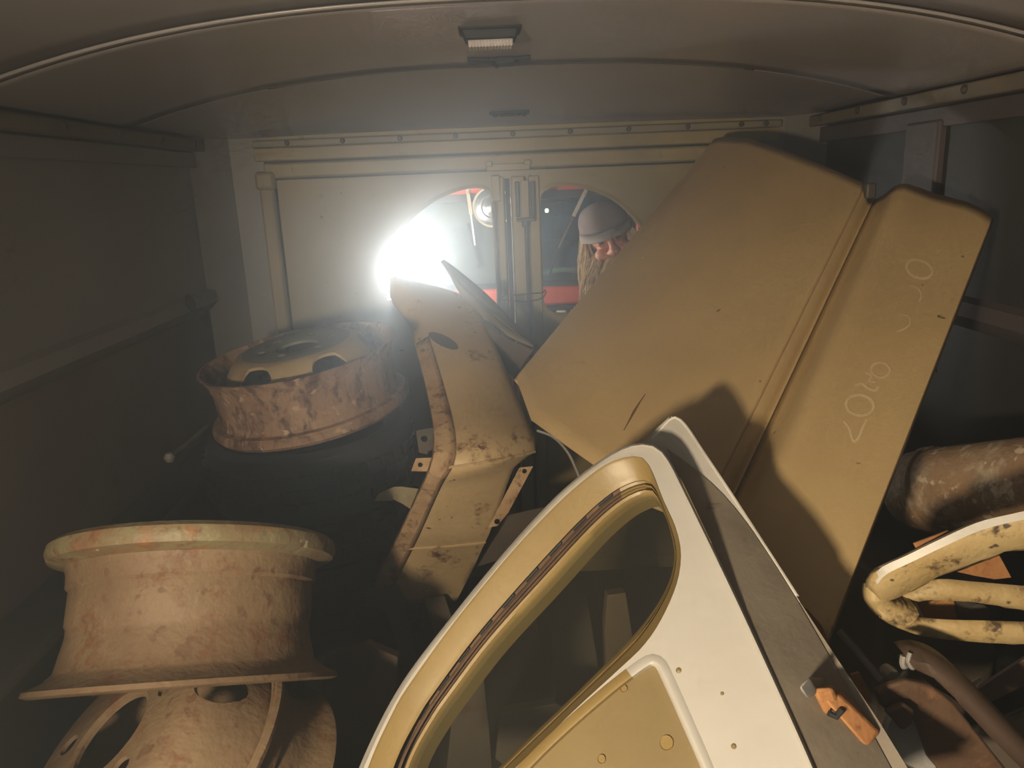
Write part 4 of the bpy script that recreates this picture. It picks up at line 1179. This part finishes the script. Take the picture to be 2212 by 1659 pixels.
# round lamp hanging before the windscreen
rl = empty('round_lamp'); rl.parent = tk; rl.matrix_parent_inverse = tk.matrix_world.inverted()
lf = frame((-0.15, -1, -0.05), at(1064, 447, YT-.14))
MB().lathe([(.074, .0), (.082, .004), (.084, -.006), (.078, -.016), (.070, -.05), (.03, -.075), (0, -.08)], 40, False, lf).build('lamp_shell', M['cream'], rl)
MB().lathe([(.074, .002), (.060, .010), (.045, .012), (.040, .007), (.030, .010), (.018, .018), (0, .020)], 40, False, lf).build('lamp_face', M['chrome'], rl)
MB().tube([lf @ V((0, 0, -.05)), at(1064, 400, YT-.05)], .008, 8).build('lamp_stem', M['darkmetal'], rl)
# small glowing bulb standing for a lamp reflected in the right pane
fl_ = empty('lamp_reflection', at(1181, 455, YT+1.05)); tag(fl_, 'tiny bright bulb added for the lamp reflection in the truck windscreen', 'lamp')
MB().lathe([(0, .012), (.008, .010), (.012, 0), (.008, -.010), (0, -.012)], 16, False, Matrix.Translation(at(1181, 455, YT+1.05))).build('bulb', M['reflglow'], fl_, world=True)
MB().lathe([(0, .03), (.014, .028), (.014, .014), (0, .012)], 16, False, Matrix.Translation(at(1181, 455, YT+1.05))).build('socket', M['darkmetal'], fl_, world=True)

# ---- person
HY = 2.80
hc = at(1314, 516, HY)
hz_ = V((-0.34, -0.10, 1)).normalized()         # head up axis (tilted, chin down)
hfw = V((-0.02, -1, -0.18)); hfw = (hfw-hz_*hfw.dot(hz_)).normalized()   # facing the camera
hx_ = hz_.cross(hfw)*-1                          # image right
HM = Matrix.Identity(4)
hx_ = hfw.cross(hz_)
if hx_.x < 0: hx_ = -hx_
for i in range(3):
    HM[i][0], HM[i][1], HM[i][2], HM[i][3] = hx_[i], hfw[i], hz_[i], hc[i]
pe = empty('person', V((hc.x, hc.y+0.05, -0.6)))
tag(pe, 'bearded person in a grey cap peering in through the right rear window', 'person')
bpy.context.view_layer.update()
def ellipsoid(mb, c, r, m=None, nu=20, nv=14):
    rings = []
    for i in range(1, nv):
        th = math.pi*i/nv
        ring = []
        for k in range(nu):
            a = 2*math.pi*k/nu
            q = V(c)+V((r[0]*math.sin(th)*math.cos(a), r[1]*math.sin(th)*math.sin(a), r[2]*math.cos(th)))
            ring.append(m @ q if m is not None else q)
        rings.append(ring)
    mb.rings(rings)
bd = MB()
E_ = lambda c, r: ellipsoid(bd, c, r, HM)
E_((0, -.005, .035), (.076, .096, .095)); E_((0, .028, -.055), (.058, .068, .062))
E_((0, .112, -.022), (.017, .020, .018)); E_((0, .102, .002), (.011, .018, .034)); E_((-.015, .104, -.026), (.010, .012, .010)); E_((.015, .104, -.026), (.010, .012, .010))
for s in (-1, 1):
    E_((s*.040, .070, -.030), (.028, .026, .022)); E_((s*.032, .080, .032), (.028, .018, .010)); E_((s*.031, .074, .010), (.018, .016, .012)); E_((s*.079, -.005, -.005), (.010, .020, .034))
E_((0, .086, -.062), (.026, .014, .008)); E_((0, .082, -.078), (.022, .014, .009)); E_((0, .070, -.105), (.026, .024, .022))
neck0 = HM @ V((0, -.03, -.06))
sh = V((hc.x+.02, hc.y+.10, hc.z-.32))
bd.tube([neck0, neck0.lerp(sh, .5), sh], [.058, .060, .075], 20)
bd.tube([sh+V((0, 0, .02)), sh+V((0, .01, -.08)), sh+V((0, .02, -.30)), sh+V((0, .02, -.50)), sh+V((0, .02, -.62))], [.08, .155, .165, .150, .150], 24)
for s in (-1, 1):
    bd.tube([sh+V((s*.06, .01, -.03)), sh+V((s*.19, .02, -.08)), sh+V((s*.25, .03, -.34)), sh+V((s*.24, -.04, -.60))], [.06, .062, .046, .032], 16)
    hnd = sh+V((s*.24, -.05, -.64))
    ellipsoid(bd, hnd, (.022, .042, .05))
    for k in range(4):
        b0 = hnd+V((s*.002, -.026+k*.018, -.035))
        bd.tube([b0, b0+V((-s*.004, -.004, -.038-.006*(k in (1, 2)))), b0+V((-s*.016, -.006, -.068-.008*(k in (1, 2))))], [.010, .009, .007], 10)
    bd.tube([hnd+V((-s*.006, -.036, .01)), hnd+V((-s*.018, -.056, -.02)), hnd+V((-s*.02, -.062, -.045))], [.011, .010, .008], 10)
    bd.tube([sh+V((s*.085, .02, -.58)), sh+V((s*.10, .0, -.85)), sh+V((s*.10, .02, -1.18))], [.092, .062, .045], 16)
    fz = -0.575
    kz = sh+V((s*.10, .02, -1.18))
    bd.tube([kz, V((kz.x, kz.y, max(fz, -0.56)))], [.045, .04], 14)
    ellipsoid(bd, V((kz.x, kz.y-.06, fz+.01)), (.045, .12, .036))
body = bd.build('body', M['skin'], pe, world=True)
rm = body.modifiers.new('remesh', 'REMESH'); rm.mode = 'VOXEL'; rm.voxel_size = 0.0055; rm.use_smooth_shade = True
sm = body.modifiers.new('smooth', 'SMOOTH'); sm.factor = 0.5; sm.iterations = 3
# eyes and brows
for s in (-1, 1):
    eb = MB(); ellipsoid(eb, (s*.031, .086, .012), (.011, .007, .005), HM, 14, 10); eb.build('eye', M['dark'], pe, world=True)
    MB().tube([HM @ V((s*.012, .103, .030)), HM @ V((s*.032, .101, .036)), HM @ V((s*.052, .090, .028))], [.004, .006, .003], 8).build('eyebrow', M['hair'], pe, world=True)
# jacket
jk = MB()
jk.tube([sh+V((0, 0, -.005)), sh+V((0, .01, -.07)), sh+V((0, .02, -.30)), sh+V((0, .02, -.52)), sh+V((0, .02, -.70))], [.115, .180, .190, .178, .182], 28)
for s in (-1, 1):
    jk.tube([sh+V((s*.10, .01, -.045)), sh+V((s*.20, .02, -.09)), sh+V((s*.255, .03, -.34)), sh+V((s*.245, -.035, -.585))], [.075, .078, .062, .048], 16)
jk.build('jacket', M['jacket'], pe, world=True)
tr_ = MB()
for s in (-1, 1):
    kz = sh+V((s*.10, .02, -1.18))
    tr_.tube([sh+V((s*.085, .02, -.62)), sh+V((s*.10, .0, -.85)), kz, V((kz.x, kz.y, -.53))], [.115, .085, .065, .062], 16)
tr_.build('trousers', M['jacket'], pe, world=True)
# cap: crown and curved brim
cp = MB()
rings = []
for i in range(0, 12):
    th = math.pi/2*i/12
    ring = []
    for k in range(40):
        a = 2*math.pi*k/40
        rx, ry = .0905, .112
        z = .048+.088*math.sin(th)**0.9 + .012*math.cos(a)*0 + .010*math.sin(th)*math.sin(a)
        f = math.cos(th)**0.62
        wob = 1+0.012*math.sin(3*a+2*th)
        ring.append(HM @ V((rx*f*wob*math.cos(a), -.004+ry*f*wob*math.sin(a), z - (.010 if i == 0 else 0))))
    rings.append(ring)
cp.rings(rings, True, True)
cpo = cp.build('cap', M['cap'], pe, world=True, smooth=80, sub=1)
rows = []
for i in range(0, 25):
    a = R(8)+R(164)*i/24
    r0 = V((.0925*math.cos(a), -.004+.114*math.sin(a), .046))
    ext = .050*math.sin(a)**0.8
    rows.append([HM @ (r0+V((0, 0, .004))), HM @ (r0+V((math.cos(a)*ext*.2, math.sin(a)*ext*.5, -.008*math.sin(a)))), HM @ (r0+V((math.cos(a)*ext*.35, math.sin(a)*ext, -.012*math.sin(a)-.012*abs(math.cos(a)))))])
MB().grid(rows).build('cap_brim', M['capbrim'], cpo, world=False, solid=0.004, smooth=60)
# beard and long hair as tapered strands
def strand(mb, p0, d0, L, r, side):
    pts = []
    p = V(p0); d = V(d0).normalized()
    ph = random.random()*6.3
    for i in range(6):
        pts.append(p.copy())
        d = (d + V((0.30*math.sin(ph+i*1.6), 0.20*math.cos(ph+i*1.3), -0.40))).normalized()
        p = p + d*L/5
    mb.tube(pts, [r, r*1.15, r, r*.85, r*.6, r*.2], 4)
bm_ = MB()
ellipsoid(bm_, (0, .040, -.105), (.060, .062, .070), HM)
ellipsoid(bm_, (0, .030, -.165), (.052, .052, .080), HM)
for i in range(620):
    a = random.uniform(-1.25, 1.25)
    h = random.uniform(0, 1)
    x = .070*math.sin(a); y = .018+.074*math.cos(a); z = -.045-.075*h-.02*abs(math.cos(a))
    if abs(a) > .75 and random.random() < .5: z += .03
    strand(bm_, HM @ V((x, y*.96, z)), HM.to_3x3() @ V((x*3, y*2.0, -.10)), random.uniform(.11, .22), .0024, 0)
for s in (-1, 1):      # moustache
    for i in range(60):
        x = s*random.uniform(.004, .03)
        strand(bm_, HM @ V((x, .103-.25*abs(x), -.046)), HM.to_3x3() @ V((s*.8, .45, -.25)), random.uniform(.03, .06), .0018, s)
bm_.build('beard', M['hair'], pe, world=True)
hm_ = MB()
for s in (-1, 1):
    for i in range(210):
        a = random.uniform(R(105), R(205))
        x = s*.080*abs(math.sin(a)) if False else s*random.uniform(.070, .090)
        y = random.uniform(-.09, .035)
        strand(hm_, HM @ V((x, y, random.uniform(.0, .045))), HM.to_3x3() @ V((s*.25, .05, -1)), random.uniform(.16, .27), .0024, s)
hm_.build('hair', M['hair'], pe, world=True)

# ================================================================== HAZE ADDED FOR LENS GLARE
hz = MB().box((0.1, 2.3, 1.0), (7.6, 7.4, 3.1)).build('glare_haze', M['dark'], smooth=0)
tag(hz, 'thin added haze standing in for the glare around the lantern', 'haze', kind='stuff')
hm = bpy.data.materials.new('glare_haze')
hm.use_nodes = True
nt = hm.node_tree
nt.nodes.clear()
ho = nt.nodes.new('ShaderNodeOutputMaterial')
vs = nt.nodes.new('ShaderNodeVolumeScatter')
vs.inputs['Density'].default_value = 0.24
vs.inputs['Anisotropy'].default_value = 0.82
vs.inputs['Color'].default_value = (0.82, 0.92, 1.0, 1)
nt.links.new(vs.outputs[0], ho.inputs['Volume'])
hz.data.materials.clear()
hz.data.materials.append(hm)
